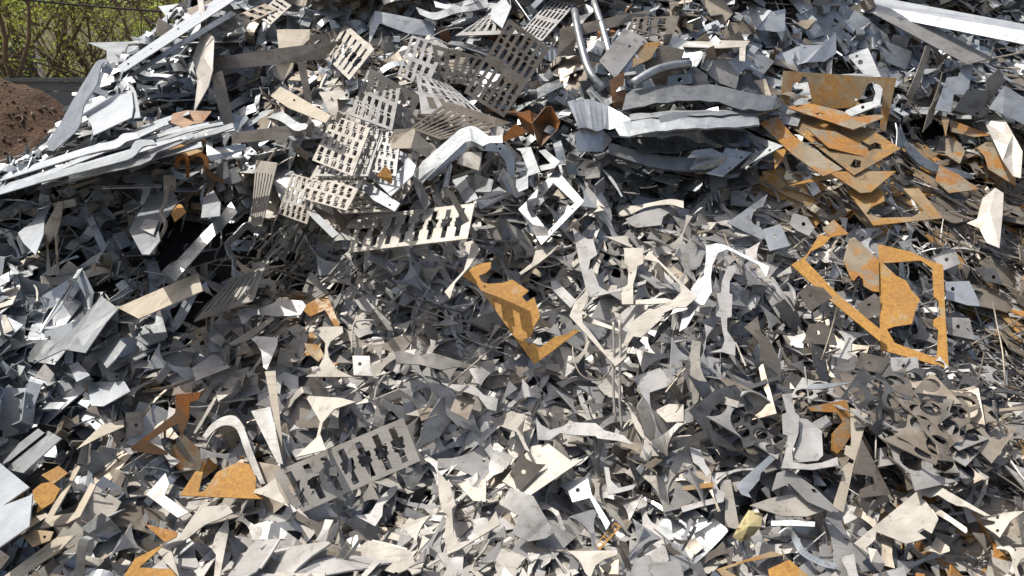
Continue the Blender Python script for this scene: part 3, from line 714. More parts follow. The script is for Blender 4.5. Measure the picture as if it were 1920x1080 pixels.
def catmull(A, k):
    A = np.asarray(A, float); B = np.concatenate([[2 * A[0] - A[1]], A, [2 * A[-1] - A[-2]]]); out = []
    for i in range(len(A) - 1):
        p0, p1, p2, p3 = B[i:i + 4]
        for t in np.arange(k) / k: out.append(.5 * (2 * p1 + (p2 - p0) * t + (2 * p0 - 5 * p1 + 4 * p2 - p3) * t * t + (3 * p1 - p0 - 3 * p2 + p3) * t ** 3))
    out.append(A[-1]); return np.array(out)
def BAND(name, label, cat, mat, cv, left, right, n='s', k=5, lip=0.0, rough=False, **kw):
    """a curved strip between two edges, optionally with a turned-down lip along the second edge"""
    A = [q if len(q) == 3 else (*q, 0.0) for q in pts(cv, left)]; B = [q if len(q) == 3 else (*q, 0.0) for q in pts(cv, right)]
    A = catmull(A, k); B = catmull(B, k); m = len(A)
    if rough: A[:, 2] += rng.normal(0, .002, m); B[:, 2] += rng.normal(0, .003, m); B[:, 1] += rng.normal(0, 1.2, m); A[:, 1] += rng.normal(0, .7, m)
    rows = [A, B]
    if lip: C = B.copy(); C[:, 2] -= lip; C[:, 1] += lip * 110; rows.append(C)
    vs = np.concatenate(rows); faces = [(r * m + i, r * m + i + 1, (r + 1) * m + i + 1, (r + 1) * m + i) for r in range(len(rows) - 1) for i in range(m - 1)]
    return FOLD(name, label, cat, mat, 'P', ' '.join('%.1f,%.1f,%.4f' % tuple(v) for v in vs), faces, n=n, smooth=False, **kw)
def TUBE(name, label, cat, mat, cv, path, r, n='s', lm=None, group=None, lift=.01, k=4, frac=.7, flatk=1.0):
    A = np.array([q if len(q) == 3 else (*q, 0.0) for q in pts(cv, path)]); A = catmull(A, k) if k > 1 else A
    pr = r * 420; d = np.gradient(A[:, :2], axis=0); d /= np.linalg.norm(d, axis=1, keepdims=True) + 1e-9; nr = np.stack([-d[:, 1], d[:, 0]], 1) * max(pr, 1.5)
    L = [list(map(tuple, A[:, :2] + nr)) + list(map(tuple, (A[:, :2] - nr)[::-1]))]
    o, nn = seat(L, NORM[n] if isinstance(n, str) else n, frac, lift + r); V = on_plane(o, nn, A[:, 0], A[:, 1]); D = V - CAM
    V = V - D / np.linalg.norm(D, axis=1, keepdims=True) * A[:, 2:3]; claim(L, o=o, n=nn, mask=r > .004)
    W_, Fc = tube(V, r, 12 if r > .006 else 6); return finish(name, W_, Fc, mat, label, cat, lm, group, True)
def COMB(label, mat, cv, quad, ncol, n='s', style=0, lm=None, frac=.86, lift=0.0, rows=1):
    """a slotted plate from its four corners"""
    q = np.array([p[:2] for p in pts(cv, quad)])       # bottom-left, bottom-right, top-right, top-left
    x, y = q[:, 0], q[:, 1]; dx1, dx2, sx = x[1] - x[2], x[3] - x[2], x[0] - x[1] + x[2] - x[3]; dy1, dy2, sy = y[1] - y[2], y[3] - y[2], y[0] - y[1] + y[2] - y[3]
    de = dx1 * dy2 - dx2 * dy1; g = (sx * dy2 - dx2 * sy) / de; h = (dx1 * sy - sx * dy1) / de
    Hm = np.array([[x[1] - x[0] + g * x[1], x[3] - x[0] + h * x[3], x[0]], [y[1] - y[0] + g * y[1], y[3] - y[0] + h * y[3], y[0]], [g, h, 1]])
    loops = []
    base_ = comb_loops(ncol, 1.0, 1.0, style); LL = [base_[0]]
    for r_ in range(rows): LL += [[(x_, (r_ + .04 + y_ * .92) / rows) for x_, y_ in L] for L in base_[1:]]
    for L in LL:
        a = Hm @ np.array([[p[0] for p in L], [p[1] for p in L], [1] * len(L)]); loops.append([tuple(t) for t in (a[:2] / a[2]).T])
    return P('slotted_plate', label, 'slotted plate', mat, cv, '', n=n, lm=lm, frac=frac, lift=lift, loops=loops)
ZC = np.full((540, 960), 1e9)                        # depth of what has been laid so far, as the camera sees it
def splat(W_):
    X, Y, Z = project(W_); X = (X / 2).astype(int); Y = (Y / 2).astype(int); ok = (X >= 0) & (X < 960) & (Y >= 0) & (Y < 540); np.minimum.at(ZC, (Y[ok], X[ok]), Z[ok])
splat(np.concatenate([pc['S'] for pc in PIECES]))
HT = HM.copy()
for pc in PIECES:
    q = to_pile(pc['S']); a, b = idx(q[:, 0], q[:, 1]); np.maximum.at(HT, (a, b), np.minimum(q[:, 2], HM[a, b] + .05))
GS = 'galvanised pieces on the shoulder of the heap'

# --- flashing strips bundled down the left shoulder, then what lies over them
for i in range(26):
    x0 = U(-60, 150); y0 = 352 - x0 * .26 + U(-26, 16); L_ = U(150, 330); sl = U(-.36, -.22); w_ = U(5, 11); kx = x0 + L_ * U(.5, .8); ky = y0 + sl * (kx - x0); dy = U(-9, 9)
    A_ = '%d,%d %d,%d %d,%d,%.3f %d,%d' % (x0, y0, (x0 + kx) / 2, (y0 + ky) / 2 + U(-2, 2), kx, ky, U(0, .03), x0 + L_, y0 + sl * L_ + dy)
    B_ = ' '.join('%d,%.1f%s' % (int(q.split(',')[0]) + 2, float(q.split(',')[1]) + w_, ',' + q.split(',')[2] if q.count(',') > 1 else '') for q in A_.split())
    BAND('flashing_strip', 'thin straight galvanised strip packed in the bundle on the shoulder of the heap', 'metal strip', random.choice(('galv_bright', 'galv', 'galv', 'galv_dull')), 'P', A_, B_, n='b', lip=.012, frac=.7, k=2, group='strips packed in the bundle on the heap shoulder')
for i, (lab, mt, a, b) in enumerate((
 ('bright flashing strip with a sharp S bend below the white box channel', 'galv_bright', '0,985 480,830 640,790 690,752 770,745', '0,1015 490,865 655,832 712,795 785,776'),
 ('galvanised strip kinked upwards under the grey box of the brown frame', 'galv', '200,1000 600,890 720,850 765,790 860,786', '200,1030 615,925 745,885 802,825 880,812'),
 ('dull grey strip with a dark folded edge beside the S-bent flashing', 'galv_dull', '380,980 780,895 850,825 940,800 1080,740', '390,1010 795,925 885,855 960,830 1090,770'),
 ('long thin bright strip along the skyline edge above the flashings', 'galv', '140,1010 420,900 700,790 920,690', '145,1030 425,920 705,808 925,705'),
 ('narrow white strip leaning across the heap shoulder by the orange plate', 'galv_bright', '690,760 820,700 960,650 1060,620', '700,785 830,725 970,672 1066,640'),
)): BAND('flashing_strip', lab, 'metal strip', mt, 'T00', a, b, n='b', lip=.014, frac=.75, k=3, group=GS, lm='bright S-bent flashing' if i == 0 else None)
BAND('curved_sheet', 'big curved grey sheet edge forming the skyline beside the soil mound', 'metal sheet', 'galv_dull', 'T00', '600,332 545,345 490,430 400,580 340,690 240,840', '610,345 570,365 545,470 470,600 440,720 300,850', n='l', frac=.6, group=GS, lm='curved skyline sheet')
FOLD('folded_sheet', 'pale sheet with a sharp tip sticking out against the trees', 'metal sheet', 'galv', 'T00', '495,240 850,230 880,285 600,285 760,330 650,380 600,345', [(0, 1, 2, 3), (3, 2, 4, 5, 6)], n='u', frac=.6, group=GS, lm='sharp sheet tip')
P('sheet_offcut', 'blue-tinted corner of sheet on the topmost skyline', 'metal sheet', 'galv', 'T00', '890,35 1000,22 1110,20 1110,90 1000,85 950,112', n='b', frac=.6, group=GS)
P('sheet_offcut', 'grey upright sheet corner below the blue-tinted skyline sheet', 'metal sheet', 'steel_brown', 'T00', '870,210 890,95 975,155 970,185 930,190', n='f', frac=.6)
FOLD('box_channel', 'white box channel end with a round hole near the skyline', 'metal channel', 'galv_bright', 'T00', '450,600,.03 740,505,.03 750,600,.03 515,705,.03 525,760 740,660', [(0, 1, 2, 3), (3, 2, 5, 4)], n='b', frac=.6, group=GS, lm='white box channel')
FOLD('metal_strap', 'white strap hanging down over the end of the white box channel', 'metal strap', 'galv_bright', 'T00', '715,460,.05 735,460,.05 765,520,.06 740,520,.06 790,660,.03 738,668,.03', [(0, 1, 2, 3), (3, 2, 4, 5)], n='b', frac=.5)
P('angle_bar', 'long bright punched angle bar leaning up to the top edge of the heap', 'angle bar', 'galv_bright', 'T00', '657,376 700,402 1000,208 1310,5 1345,-30 1245,-30 1110,62', n='b', holes=[(722,360,7), (1003,162,7), (850,275,5), (1130,80,6)], frac=.6, lift=.03, bend=.1, lm='long punched angle bar')
P('metal_strip', 'shadowed grey strip running along under the long punched angle bar', 'metal strip', 'galv_dull', 'T00', '725,420 1000,240 1300,60 1330,80 1020,262 760,425', n='f', frac=.6)
FOLD('crumpled_sheet', 'white crumpled sheet hanging beside the brown bent frame', 'metal sheet', 'foil', 'T00', '1108,-20,.05 1140,-20,.05 1165,180,.07 1205,210,.05 1195,400,.04 1150,330,.08 1172,485,.02 1090,632 1112,450,.03 1082,325,.04 1135,190,.06', [(0, 1, 2, 10), (10, 2, 5, 9), (2, 3, 4, 5), (9, 5, 8), (5, 4, 6, 8), (8, 6, 7)], n='l', frac=.5, lm='white crumpled hanging sheet')
COMB('small slotted plate lying high behind the white crumpled sheet', 'steel_brown', 'T00', '1265,190 1560,55 1490,20 1190,140', 5, n='t', style=3, frac=.6)
COMB('pale slotted plate on the ridge beside the rusty box', 'steel_pale', 'T00', '1520,140 1640,30 1560,-20 1440,90', 5, n='t', style=2, frac=.6)
# bent frame: four bars, each a part of one frame
def FRAME():
    root = bpy.data.objects.new('bent_bar_loop', None); COL.objects.link(root)
    bars = [('top_bar', '1195,325,.06 1560,272,.07 1905,230,.08 1835,330,.06 1560,362,.06 1195,398,.05', [(0, 1, 4, 5), (1, 2, 3, 4)]),
            ('side_bar', '1185,425,.055 1250,395,.055 1328,740,.02 1262,752,.02', [(0, 1, 2, 3)]),
            ('bottom_bar', '1300,747,.02 1765,688,.02 1752,770,.02 1306,806,.02', [(0, 1, 2, 3)]),
            ('side_bar', '1672,350,.055 1716,345,.055 1757,582,.025 1715,570,.025', [(0, 1, 2, 3)])]
    obs = [FOLD(nm, None, None, 'steel_brown', 'T00', v, f, n='f', frac=.65, th=.004) for nm, v, f in bars]
    c = sum((Vector(o.location) for o in obs), Vector()) / 4; root.location = c
    for o in obs:
        o.location = Vector(o.location) - c; o.parent = root
        for kk in ('category', 'group'): 
            if kk in o: del o[kk]
    tag(root, 'open rectangular frame of bent brown-grey bar on the upper heap', 'metal frame'); LANDMARKS.append((490, 190, 'brown-grey bent frame'))
FRAME()
FOLD('hanging_bracket', 'stained strap bracket hooked over the top bar of the bent frame', 'bracket', 'cream', 'T00', '1555,165,.07 1745,165,.07 1740,220,.08 1665,290,.10 1570,290,.10 1642,400,.07 1590,462,.03 1545,430,.04', [(0, 1, 2, 3, 4), (4, 3, 5, 6, 7)], n='k', frac=.5)
P('punched_plate', 'cream speckled bracket plate with one hole inside the bent frame', 'bracket', 'cream', 'T00', '1522,540 1577,487 1640,520 1862,650 1832,692 1620,605', n='b', holes=[(1655,563,7)], frac=.6)
BAND('wavy_strap', 'wavy shiny strap lying along the bottom bar of the bent frame', 'metal strap', 'galv', 'T00', '1380,690,.0 1480,625,.02 1580,625,.04 1680,690,.02 1740,690,.0', '1385,720,.0 1490,665,.02 1575,680,.04 1660,735,.02 1720,725,.0', n='b', frac=.6)
P('rusty_plate', 'orange rust plate with two holes under the heap shoulder', 'rusty plate', 'rust_bright', 'T00', '920,832 1120,755 1157,790 1140,850 1062,876', n='t', holes=[(1105,800,8)], frac=.6, lm='orange two-hole rust plate')
FOLD('wedge_box', 'grey open wedge box end below the bent frame', 'metal box', 'galv_dull', 'T00', '1155,750,.03 1190,765,.03 1195,835,.03 1165,875,.03 1380,808,.03 1388,840,.01 1185,908,.01', [(0, 1, 2, 3), (3, 2, 4, 5, 6)], n='s', frac=.6)
FOLD('rusty_bracket', 'small brown rusted bracket tucked under the crumpled white sheet', 'bracket', 'rust_dark', 'T00', '970,640 1050,620 1080,700 1040,720 960,690 1190,625 1140,690', [(0, 1, 2, 3, 4), (1, 5, 6, 2)], n='s', frac=.5)
BAND('hook_bracket', 'dark brown hooked bracket with a hole below the orange rust plate', 'bracket', 'rust_dark', 'T00', '985,940 985,890 1020,872 1060,890 1065,1000', '1010,940 1012,905 1030,897 1042,905 1045,1000', n='f', frac=.6)
BAND('hook_bracket', 'second dark brown hooked strap, curling beside the first hook', 'bracket', 'rust_dark', 'T00', '1065,900 1080,860 1120,850 1170,890 1180,960 1260,1010', '1085,905 1098,885 1120,880 1145,905 1160,985 1255,1035', n='f', frac=.6)
P('metal_strip', 'thin bright strip lying level across the dark hollow', 'metal strip', 'galv', 'T00', '570,1045 910,1035 912,1050 575,1058', n='u', frac=.6)
P('punched_tab', 'grey-brown tab standing at the edge of the dark hollow', 'metal tab', 'steel_brown', 'T00', '918,985 985,985 990,1075 920,1075', n='f', holes=[(965,1050,7)], frac=.6)
# --- slotted plates around the upper middle
for lab, mt, qd, nc, nn, sty, lmk, rw in (
 ('hanging slotted plate, the most crumpled, low in the fan', 'steel', '15,1000 140,1010 250,520 120,480', 9, 's', 3, None, 3),
 ('slotted plate leaning on the ridge under the galvanised sheet', 'steel', '430,470 560,440 515,215 320,292', 5, 'f', 3, None, 1),
 ('slotted plate standing behind the dark cross-cut plate', 'steel_brown', '545,470 700,470 830,330 510,250', 5, 'f', 3, None, 2),
 ('long pale slotted plate lying behind the big standing slotted plate', 'steel', '640,200 1000,190 905,75 820,85', 6, 't', 3, None, 2),
 ('slotted plate at the top of the fan, half under blue sheets', 'steel', '1000,190 1130,230 1320,20 1180,-10', 6, 't', 3, None, 2),
 ('slotted plate with rusted end behind the bent grey tubes', 'steel_brown', '1620,160 1862,218 1902,90 1640,98', 4, 'k', 3, None, 1),
 ('slotted plate wedged low between two standing ones', 'steel', '450,640 800,640 610,478 420,410', 6, 'k', 3, None, 2),
 ('big brown slotted plate standing upright in the fan', 'steel_brown', '690,520 915,660 1176,270 945,105', 6, 'f', 3, 'big upright brown slotted plate', 2),
 ('brown plate with four cross-shaped cut-outs leaning at the front of the fan', 'steel_brown', '125,600 360,720 450,545 160,380', 4, (.2, -.93, .3), 1, 'cross-cut brown plate', 1),
 ('brown slotted plate sloping down in front of the fan', 'steel_brown', '385,722 560,785 955,690 600,570', 8, 'k', 0, None, 1),
 ('cream slotted plate with rusted corner at the edge of the fan', 'steel_pale', '-85,325 45,450 185,275 20,130', 5, 'b', 0, 'rust-cornered slotted plate', 1)):
    COMB(lab, mt, 'T10', qd, nc, n=nn, style=sty, lm=lmk, frac=.62, rows=rw)
COMB('pale slotted plate lying flat at the foot of the fan', 'steel_pale', 'P', '575,345 640,400 740,395 700,330', 6, n='b', style=3, rows=3, frac=.7)
COMB('grey slotted plate flat beside the white window bracket', 'steel', 'P', '590,330 690,330 720,235 640,225', 7, n='b', style=3, rows=3, frac=.7)
COMB('narrow slotted plate hanging on edge by the bundle of slats', 'steel_pale', 'P', '470,420 490,425 520,305 480,300', 6, n='l', style=2, frac=.6)
COMB('long cream slotted plate lying flat across the middle of the heap', 'steel_pale', 'A', '52,1012 945,910 1000,643 130,742', 8, n='b', lm='long cream slotted plate', frac=.8, lift=.03)
COMB('striped slotted plate sliding down below the slat bundle', 'steel_pale', 'T01', '1088,728 1420,612 1490,424 1310,480', 7, n='b', style=2, lm='striped slotted plate', frac=.8)
COMB('grey slotted plate propped over the lower heap', 'steel_pale', 'P', '556,966 788,864 756,783 512,886', 7, n='k', lm='propped grey slotted plate', frac=.85)
for lab, mt, qd, nc, rw, nn in (
 ('grey slotted plate high in the cascade, leaning on the bent sheet', 'steel', '745,140 800,165 838,85 772,66', 4, 2, 'k'), ('grey slotted plate between the cross-cut plate and the ridge', 'steel', '655,215 735,245 752,160 690,130', 5, 2, 't'),
 ('pale slotted plate in the cascade beside the cream-faced box', 'steel_pale', '585,300 660,330 694,240 625,215', 5, 3, 'b'), ('pale slotted plate lying across the lower cascade', 'steel_pale', '560,370 650,395 682,335 595,310', 6, 3, 'b'),
 ('narrow pale slotted plate standing in the cascade edge', 'steel_pale', '520,400 575,420 602,340 548,325', 5, 3, 'l'),
 ('grey slotted plate half under the cream-faced box', 'steel', '690,320 742,330 752,250 705,240', 4, 3, 'b')):
    COMB(lab, mt, 'P', qd, nc, n=nn, style=3, frac=.66, rows=rw)
# --- upper middle
FOLD('bent_sheet', 'pale bent panel with a corner hole above the slotted fan', 'metal sheet', 'galv', 'T10', '190,60,.03 525,125,.02 522,205 380,190,.01 215,130,.02 155,250 160,110', [(0, 1, 2, 3, 4), (4, 5, 6, 0)], n='k', frac=.6, lm='pale bent sheet')
P('blade_offcut', 'pointed pale blue blade-shaped sheet at the ridge', 'metal sheet', 'galv_bright', 'T10', '828,10 915,-20 955,40 905,158 812,82', n='b', frac=.6, lm='blade-shaped sheet')
for lab, a, b, mt in (('dark wavy sheet on the ridge, the broad one', '420,40 520,70 620,40 720,30 820,-10', '440,80 530,110 640,75 740,60 830,40', 'galv_dull'), ('shiny wavy sheet on the ridge behind the broad dark one', '520,5 600,25 690,5 780,-30', '530,40 610,50 700,30 790,0', 'galv')):
    BAND('wavy_sheet', lab, 'metal sheet', mt, 'T10', a, b, n='s', frac=.6)
for lab, pt, rr in (('bent grey tube standing upright, the lower of the pair', '1312,60,.02 1335,190,.05 1375,350,.05 1420,440,.03 1480,500', .018), ('bent grey tube behind the other, crossed by a tan strip', '1420,10 1465,140,.03 1500,270,.02 1520,330', .016), ('grey tube lying sideways with a flattened end', '1640,470 1740,410,.02 1830,378,.02 1960,360', .021)):
    TUBE('bent_tube', lab, 'metal tube', 'galv_dull', 'T10', pt, rr, lm='bent grey tubes' if rr == .022 else None)
FOLD('bent_strip', 'tan strip arching over the bent tubes with a turned-down end', 'metal strip', 'steel_brown', 'T10', '1232,160,.05 1420,118,.07 1620,75,.08 1735,55,.06 1735,80,.06 1540,150,.06 1330,200,.05 1300,312 1215,315', [(0, 1, 5, 6), (1, 2, 4, 5), (2, 3, 4), (0, 6, 7, 8)], n='k', frac=.5)
P('punched_plate', 'leaning grey plate with a small hole beside the bent tubes', 'metal plate', 'steel', 'T10', '1450,342 1590,160 1702,207 1690,250 1540,442', n='k', holes=[(1622,262,10)], frac=.55, lift=.02, lm='leaning grey plate by the tubes')
P('rusty_plate', 'brown folded plate end under the leaning grey plate', 'rusty plate', 'rust_dark', 'T10', '1508,452 1590,400 1602,560 1585,600 1528,602', n='f', frac=.5)
P('rusty_plate', 'orange flaking rust lump between the bent tubes', 'rusty plate', 'rust', 'T10', '1640,290 1720,240 1800,230 1740,330 1640,380', n='k', frac=.5)
# heap of big curved sheets
GT = 'curved sheets piled on the upper heap'
for lab, mt, a, b, nn, lp in (
 ('lowest dark tray sheet in the curved sheet pile, over the thick bar', 'galv_dark', '1180,256,.0 1240,256,.02 1290,246,.03 1350,244,.01 1400,248,.0', '1196,284,.0 1255,286,.03 1310,278,.03 1356,276,.02 1410,276,.0', 'k', .02),
 ('broad tray sheet in the middle of the curved sheet pile', 'galv', '1150,234,.0 1225,214,.02 1300,208,.04 1372,206,.03 1420,204,.0', '1162,258,.0 1232,246,.03 1304,240,.05 1380,238,.03 1424,234,.0', 't', .03),
 ('shiny curled sheet with a bright reflection in its hollow', 'galv', '1064,190,.05 1105,186,.02 1150,203,.0 1182,222,.03', '1086,238,.05 1118,244,.0 1150,240,-.02 1186,238,.03', 's', .0),
 ('long dark tray sheet with an upturned rim on top of the curved sheet pile', 'galv_dull', '1176,168,.0 1250,160,.03 1330,158,.02 1396,172,.03 1456,180,.01', '1166,206,.0 1250,192,.04 1330,190,.03 1392,204,.03 1448,208,.0', 't', .03),
 ('thin sheet edge curling out from under the long dark tray', 'galv', '1180,214,.0 1260,208,.03 1350,207,.03 1410,206,.0', '1182,224,.0 1262,219,.04 1352,216,.04 1412,212,.0', 't', .012)):
    BAND('curved_tray', lab, 'metal sheet', mt, 'P', a, b, n=nn, lip=lp, frac=.8, k=4, rough=True, group=GT, lm='broad curved tray sheet' if 'broad' in lab else None)
P('curved_tray', 'pale sheet with a rounded corner hanging from the curved sheet pile', 'metal sheet', 'galv', 'P', '1235,218 1262,210 1345,209 1340,222 1302,250 1232,258 1240,235', n='k', frac=.5, group='curved sheets piled on the upper heap')
BAND('curved_bar', 'thick curved bar bowing out under the dark curved sheets', 'metal bar', 'galv_dull', 'P', '1140,266 1180,278 1230,290 1285,294 1330,288 1362,284', '1142,288 1185,302 1230,314 1285,320 1330,316 1362,308', n='k', lip=.03, frac=.6, lm='thick curved bar')
FOLD('crushed_box', 'crushed cement-grey box end at the near end of the curved bar', 'metal box', 'galv_dull', 'P', '1078,248,.03 1096,240,.04 1130,242,.03 1148,262 1130,284 1082,284', [(0, 1, 4, 5), (1, 2, 3, 4)], n='k', frac=.6)
FOLD('hollow_section', 'open box section end with cement inside under the curved sheets', 'metal box', 'galv', 'P', '1290,296,.05 1300,282,.05 1335,278,.05 1362,292,.04 1358,310,.0 1322,318,.0 1295,318,.02 1305,296,.02', [(0, 1, 2, 3, 7), (7, 3, 4, 5, 6)], n='k', frac=.5)
# rust cups
FOLD('rusty_cup', 'dark brown rounded cup lying open towards the slotted plates', 'metal cup', 'rust_dark', 'T10', '1075,692,.03 1150,600,.05 1180,600,.05 1230,690,.03 1215,730,.0 1122,825,.0 1105,800,.02 1160,700,-.05', [(0, 1, 7), (1, 2, 7), (2, 3, 7), (3, 4, 7), (4, 5, 7), (5, 6, 7), (6, 0, 7)], n='k', frac=.5, lm='dark brown rusty cup')
FOLD('rusty_funnel', 'rusty funnel-shaped piece beside the dark brown cup', 'metal cup', 'rust_dark', 'T10', '985,640,.04 1060,618,.05 1085,640,.03 1075,700,.04 1085,770,.0 1020,720,.0', [(0, 1, 2, 3), (0, 3, 4, 5)], n='k', frac=.5)
P('rusty_plate', 'red-brown rust plate behind the hook of the pressed channel', 'rusty plate', 'rust_dark', 'T10', '905,770 975,695 1060,740 1010,760 910,800', n='f', frac=.5)
# --- middle: pressed channel, window brackets
FOLD('window_bracket', 'white bracket plate with a square window and rusted cup inside', 'bracket', 'galv_bright', 'A', '172,430 365,205 480,275 560,360 540,430 370,590 255,480 270,430 400,280 470,350 370,470', [(0, 1, 8, 7), (1, 2, 3, 9, 8), (3, 4, 5, 10, 9), (5, 6, 7, 10), (6, 0, 7)], n='b', frac=.7, lm='white window bracket')
P('punched_bar', 'white bar with one hole along the foot of the window bracket', 'metal bar', 'galv_bright', 'A', '130,510 182,475 440,645 400,705 240,620', n='b', holes=[(363,657,9)], frac=.7)
FOLD('rusty_cup', 'cream-faced box with dark sides resting on the window bracket', 'metal box', 'cream', 'A', '360,180,.03 395,90,.05 545,82,.05 555,105,.05 520,230,.04 375,235,.03 700,230,.0 640,300,.0', [(0, 1, 2, 3, 4, 5), (3, 6, 7, 4)], n='k', frac=.5, lift=.02, lm='cream-faced box')
FOLD('rusty_cup', 'small ochre rusted cup seen through the square window', 'metal cup', 'rust_bright', 'A', '262,440,.02 325,365,.03 370,400,.03 385,455,.02 378,500,.0 270,440', [(0, 1, 2, 3), (0, 3, 4)], n='k', frac=.4)
FOLD('pressed_channel', 'long hooked galvanised pressed channel lying over the heap middle', 'metal channel', 'galv', 'A', '532,440,.05 610,330,.07 890,88,.08 960,65,.08 1010,70,.08 1105,140,.06 1205,135,.05 1210,190,.03 1120,190,.06 1060,215,.05 975,175,.09 930,185,.09 640,455,.08 600,500,.07 665,640,.04 620,695,.0 560,560,.05 660,480,.02 945,235,.03 1000,215,.03 1060,250,.0', [(0, 1, 12, 13), (1, 2, 11, 12), (2, 3, 10, 11), (3, 4, 5, 8, 9, 10), (5, 6, 7, 8), (0, 13, 14, 15, 16), (12, 11, 18, 17), (11, 10, 19, 18), (10, 9, 20, 19)], n='b', frac=.6, lift=.02, th=.004, lm='hooked pressed channel')
P('channel_flange', 'shiny punched flange bent down from the hook of the channel', 'metal sheet', 'galv_dull', 'A', '1060,250 1110,180 1215,200 1300,270 1300,450 1250,420 1230,330 1180,260', n='f', holes=[(1165,200,10), (1190,235,10)], frac=.5)
P('sheet_offcut', 'blue-white notched sheet in front of the pressed channel', 'metal sheet', 'galv', 'A', '828,462 940,418 1025,610 930,645', n='b', frac=.6)
P('sheet_offcut', 'bent cream end piece on top of the blue-white notched sheet', 'metal sheet', 'cream', 'A', '828,440 1000,385 1005,405 830,465', n='t', frac=.5)
FOLD('wedge_bracket', 'olive-grey curled wedge plate beside the hook of the channel', 'bracket', 'steel_pale', 'A', '868,345,.02 890,255,.04 1055,262,.04 1045,405,.0 1030,400,.05', [(0, 1, 2, 4), (2, 3, 4)], n='k', frac=.5)
FOLD('twisted_plate', 'twisted olive triangular plate leaning beside the square frame', 'metal plate', 'galv_dull', 'A', '1165,472,.02 1215,375,.04 1380,578 1310,605 1250,560,.03', [(0, 1, 2, 3, 4)], n='f', frac=.5)
P('sheet_offcut', 'L-shaped pale blue sheet above the square frame', 'metal sheet', 'galv', 'A', '1310,235 1420,222 1492,410 1400,440 1400,530 1330,560 1310,520 1310,470 1385,440 1400,395 1345,255', n='b', frac=.6)
FOLD('angle_offcut', 'grey-green angle piece lying below the hooked channel', 'metal offcut', 'galv_dull', 'A', '1010,620 1180,520 1240,560,.03 1255,590 1040,690 1000,590', [(0, 1, 2, 3, 4)], n='t', frac=.5)
P('corner_offcut', 'pale galvanised corner angle lying behind the square frame', 'metal offcut', 'galv', 'A', '1480,250 1530,240 1640,330 1600,380 1500,400 1480,370 1570,345', n='b', frac=.6)
FOLD('folded_bracket', 'bright folded bracket between the hooked channel and the square frame', 'bracket', 'galv', 'A', '930,450,.02 1000,420,.05 1140,470,.05 1120,560,.03 1010,560,.01 960,520', [(0, 1, 4, 5), (1, 2, 3, 4)], n='b', frac=.6)
FOLD('folded_bracket', 'narrow upright folded bracket under the hook of the channel', 'bracket', 'galv_dull', 'A', '760,520,.02 810,330,.05 830,360,.06 800,520,.03 830,600 780,600', [(0, 1, 2, 3), (0, 3, 4, 5)], n='k', frac=.6)
P('square_frame', 'bright galvanised square frame with an open centre, standing on one corner', 'metal frame', 'galv', 'A', '1328,690 1612,388 1822,630 1500,955', n=(-.3, -.5, .8), holes=['1428,690 1590,490 1750,640 1550,855', (1490,566,9), (1732,688,9), (1575,850,8)], lm='bright square frame', frac=.85)
P('twisted_strip', 'narrow brown strip twisting down past the end of the cream slotted plate', 'metal strip', 'steel_brown', 'P', '835,355 850,360 872,400 895,440 893,452 885,445 862,405', n='f', frac=.5)
# --- upper right
FOLD('long_channel', 'very long white channel lying across the top of the heap', 'metal channel', 'galv_bright', 'T20', '860,-15,.08 1060,-25,.08 2000,150,.06 2000,185,.06 1060,30,.085 880,8,.085 2000,265,.0 1060,75,.04 905,45,.05', [(0, 1, 2, 3, 4, 5), (5, 4, 7, 8), (4, 3, 6, 7)], n=(-.25, -.5, .83), frac=.85, lift=.03, th=.004, lm='long white channel')
P('long_sheet', 'large plain grey-tan sheet jutting from under the long white channel', 'metal sheet', 'steel', 'T20', '1058,68 1380,128 1742,325 1602,362', n='s', frac=.6, lift=.01, lm='large plain grey sheet')
TUBE('wooden_rod', 'thin tan rod sticking out past the tip of the large grey sheet', 'rod', 'cream', 'T20', '1600,358 1760,325 1990,280', .005, k=1)
P('upright_strap', 'tall thin strap standing upright under the large grey sheet', 'metal strap', 'steel_brown', 'T20', '1370,255 1397,268 1335,480 1285,565 1262,535 1320,400', n='d', frac=.5, lm='tall upright strap')
P('upright_strap', 'second tall strap, leaning towards the Z-bent bracket', 'metal strap', 'steel_brown', 'T20', '1462,405 1440,560 1400,690 1350,745 1385,620 1430,520', n='d', frac=.5)
FOLD('saddle_bracket', 'mirror-bright curved saddle bracket with one hole', 'bracket', 'galv_bright', 'T20', '560,300 655,258,.03 790,250,.05 700,350,.03 660,360,.02 600,390 862,183,.06 865,300,.03 800,345,.02', [(0, 1, 4, 5), (1, 2, 3, 4), (2, 6, 7, 8), (2, 8, 3)], n='k', frac=.5)
P('punched_plate', 'pale galvanised plate with two holes behind the rust frame plate', 'metal plate', 'galv', 'T20', '928,312 1042,268 1115,432 1030,432', n='b', holes=[(980,317,9), (1000,350,14)], frac=.5)
P('window_plate', 'grey plate with a dark square window above the rust frame plate', 'metal plate', 'galv_dull', 'T20', '1085,235 1140,230 1292,290 1255,392 1205,372 1150,350', n='k', holes=['1100,275 1150,262 1185,310 1160,355 1105,335'], frac=.5)
P('bright_sheet', 'pale blue shovel-shaped sheet catching the sky near the ridge', 'metal sheet', 'galv_bright', 'T20', '355,15 500,60 410,165 380,110', n='b', frac=.5, lm='shovel-shaped sheet')
FOLD('shovel_bracket', 'folded bracket below the shovel-shaped sheet with a lit edge', 'bracket', 'galv', 'T20', '415,165,.04 500,65,.04 578,50,.05 575,170,.04 560,235 530,180,.04', [(0, 1, 2, 3, 5), (5, 3, 4)], n='k', frac=.5)
P('tan_plate', 'tan plate with a white diagonal edge high near the ridge', 'metal plate', 'cream', 'T20', '100,0 220,-10 285,75 215,150 160,90', n='k', frac=.5)
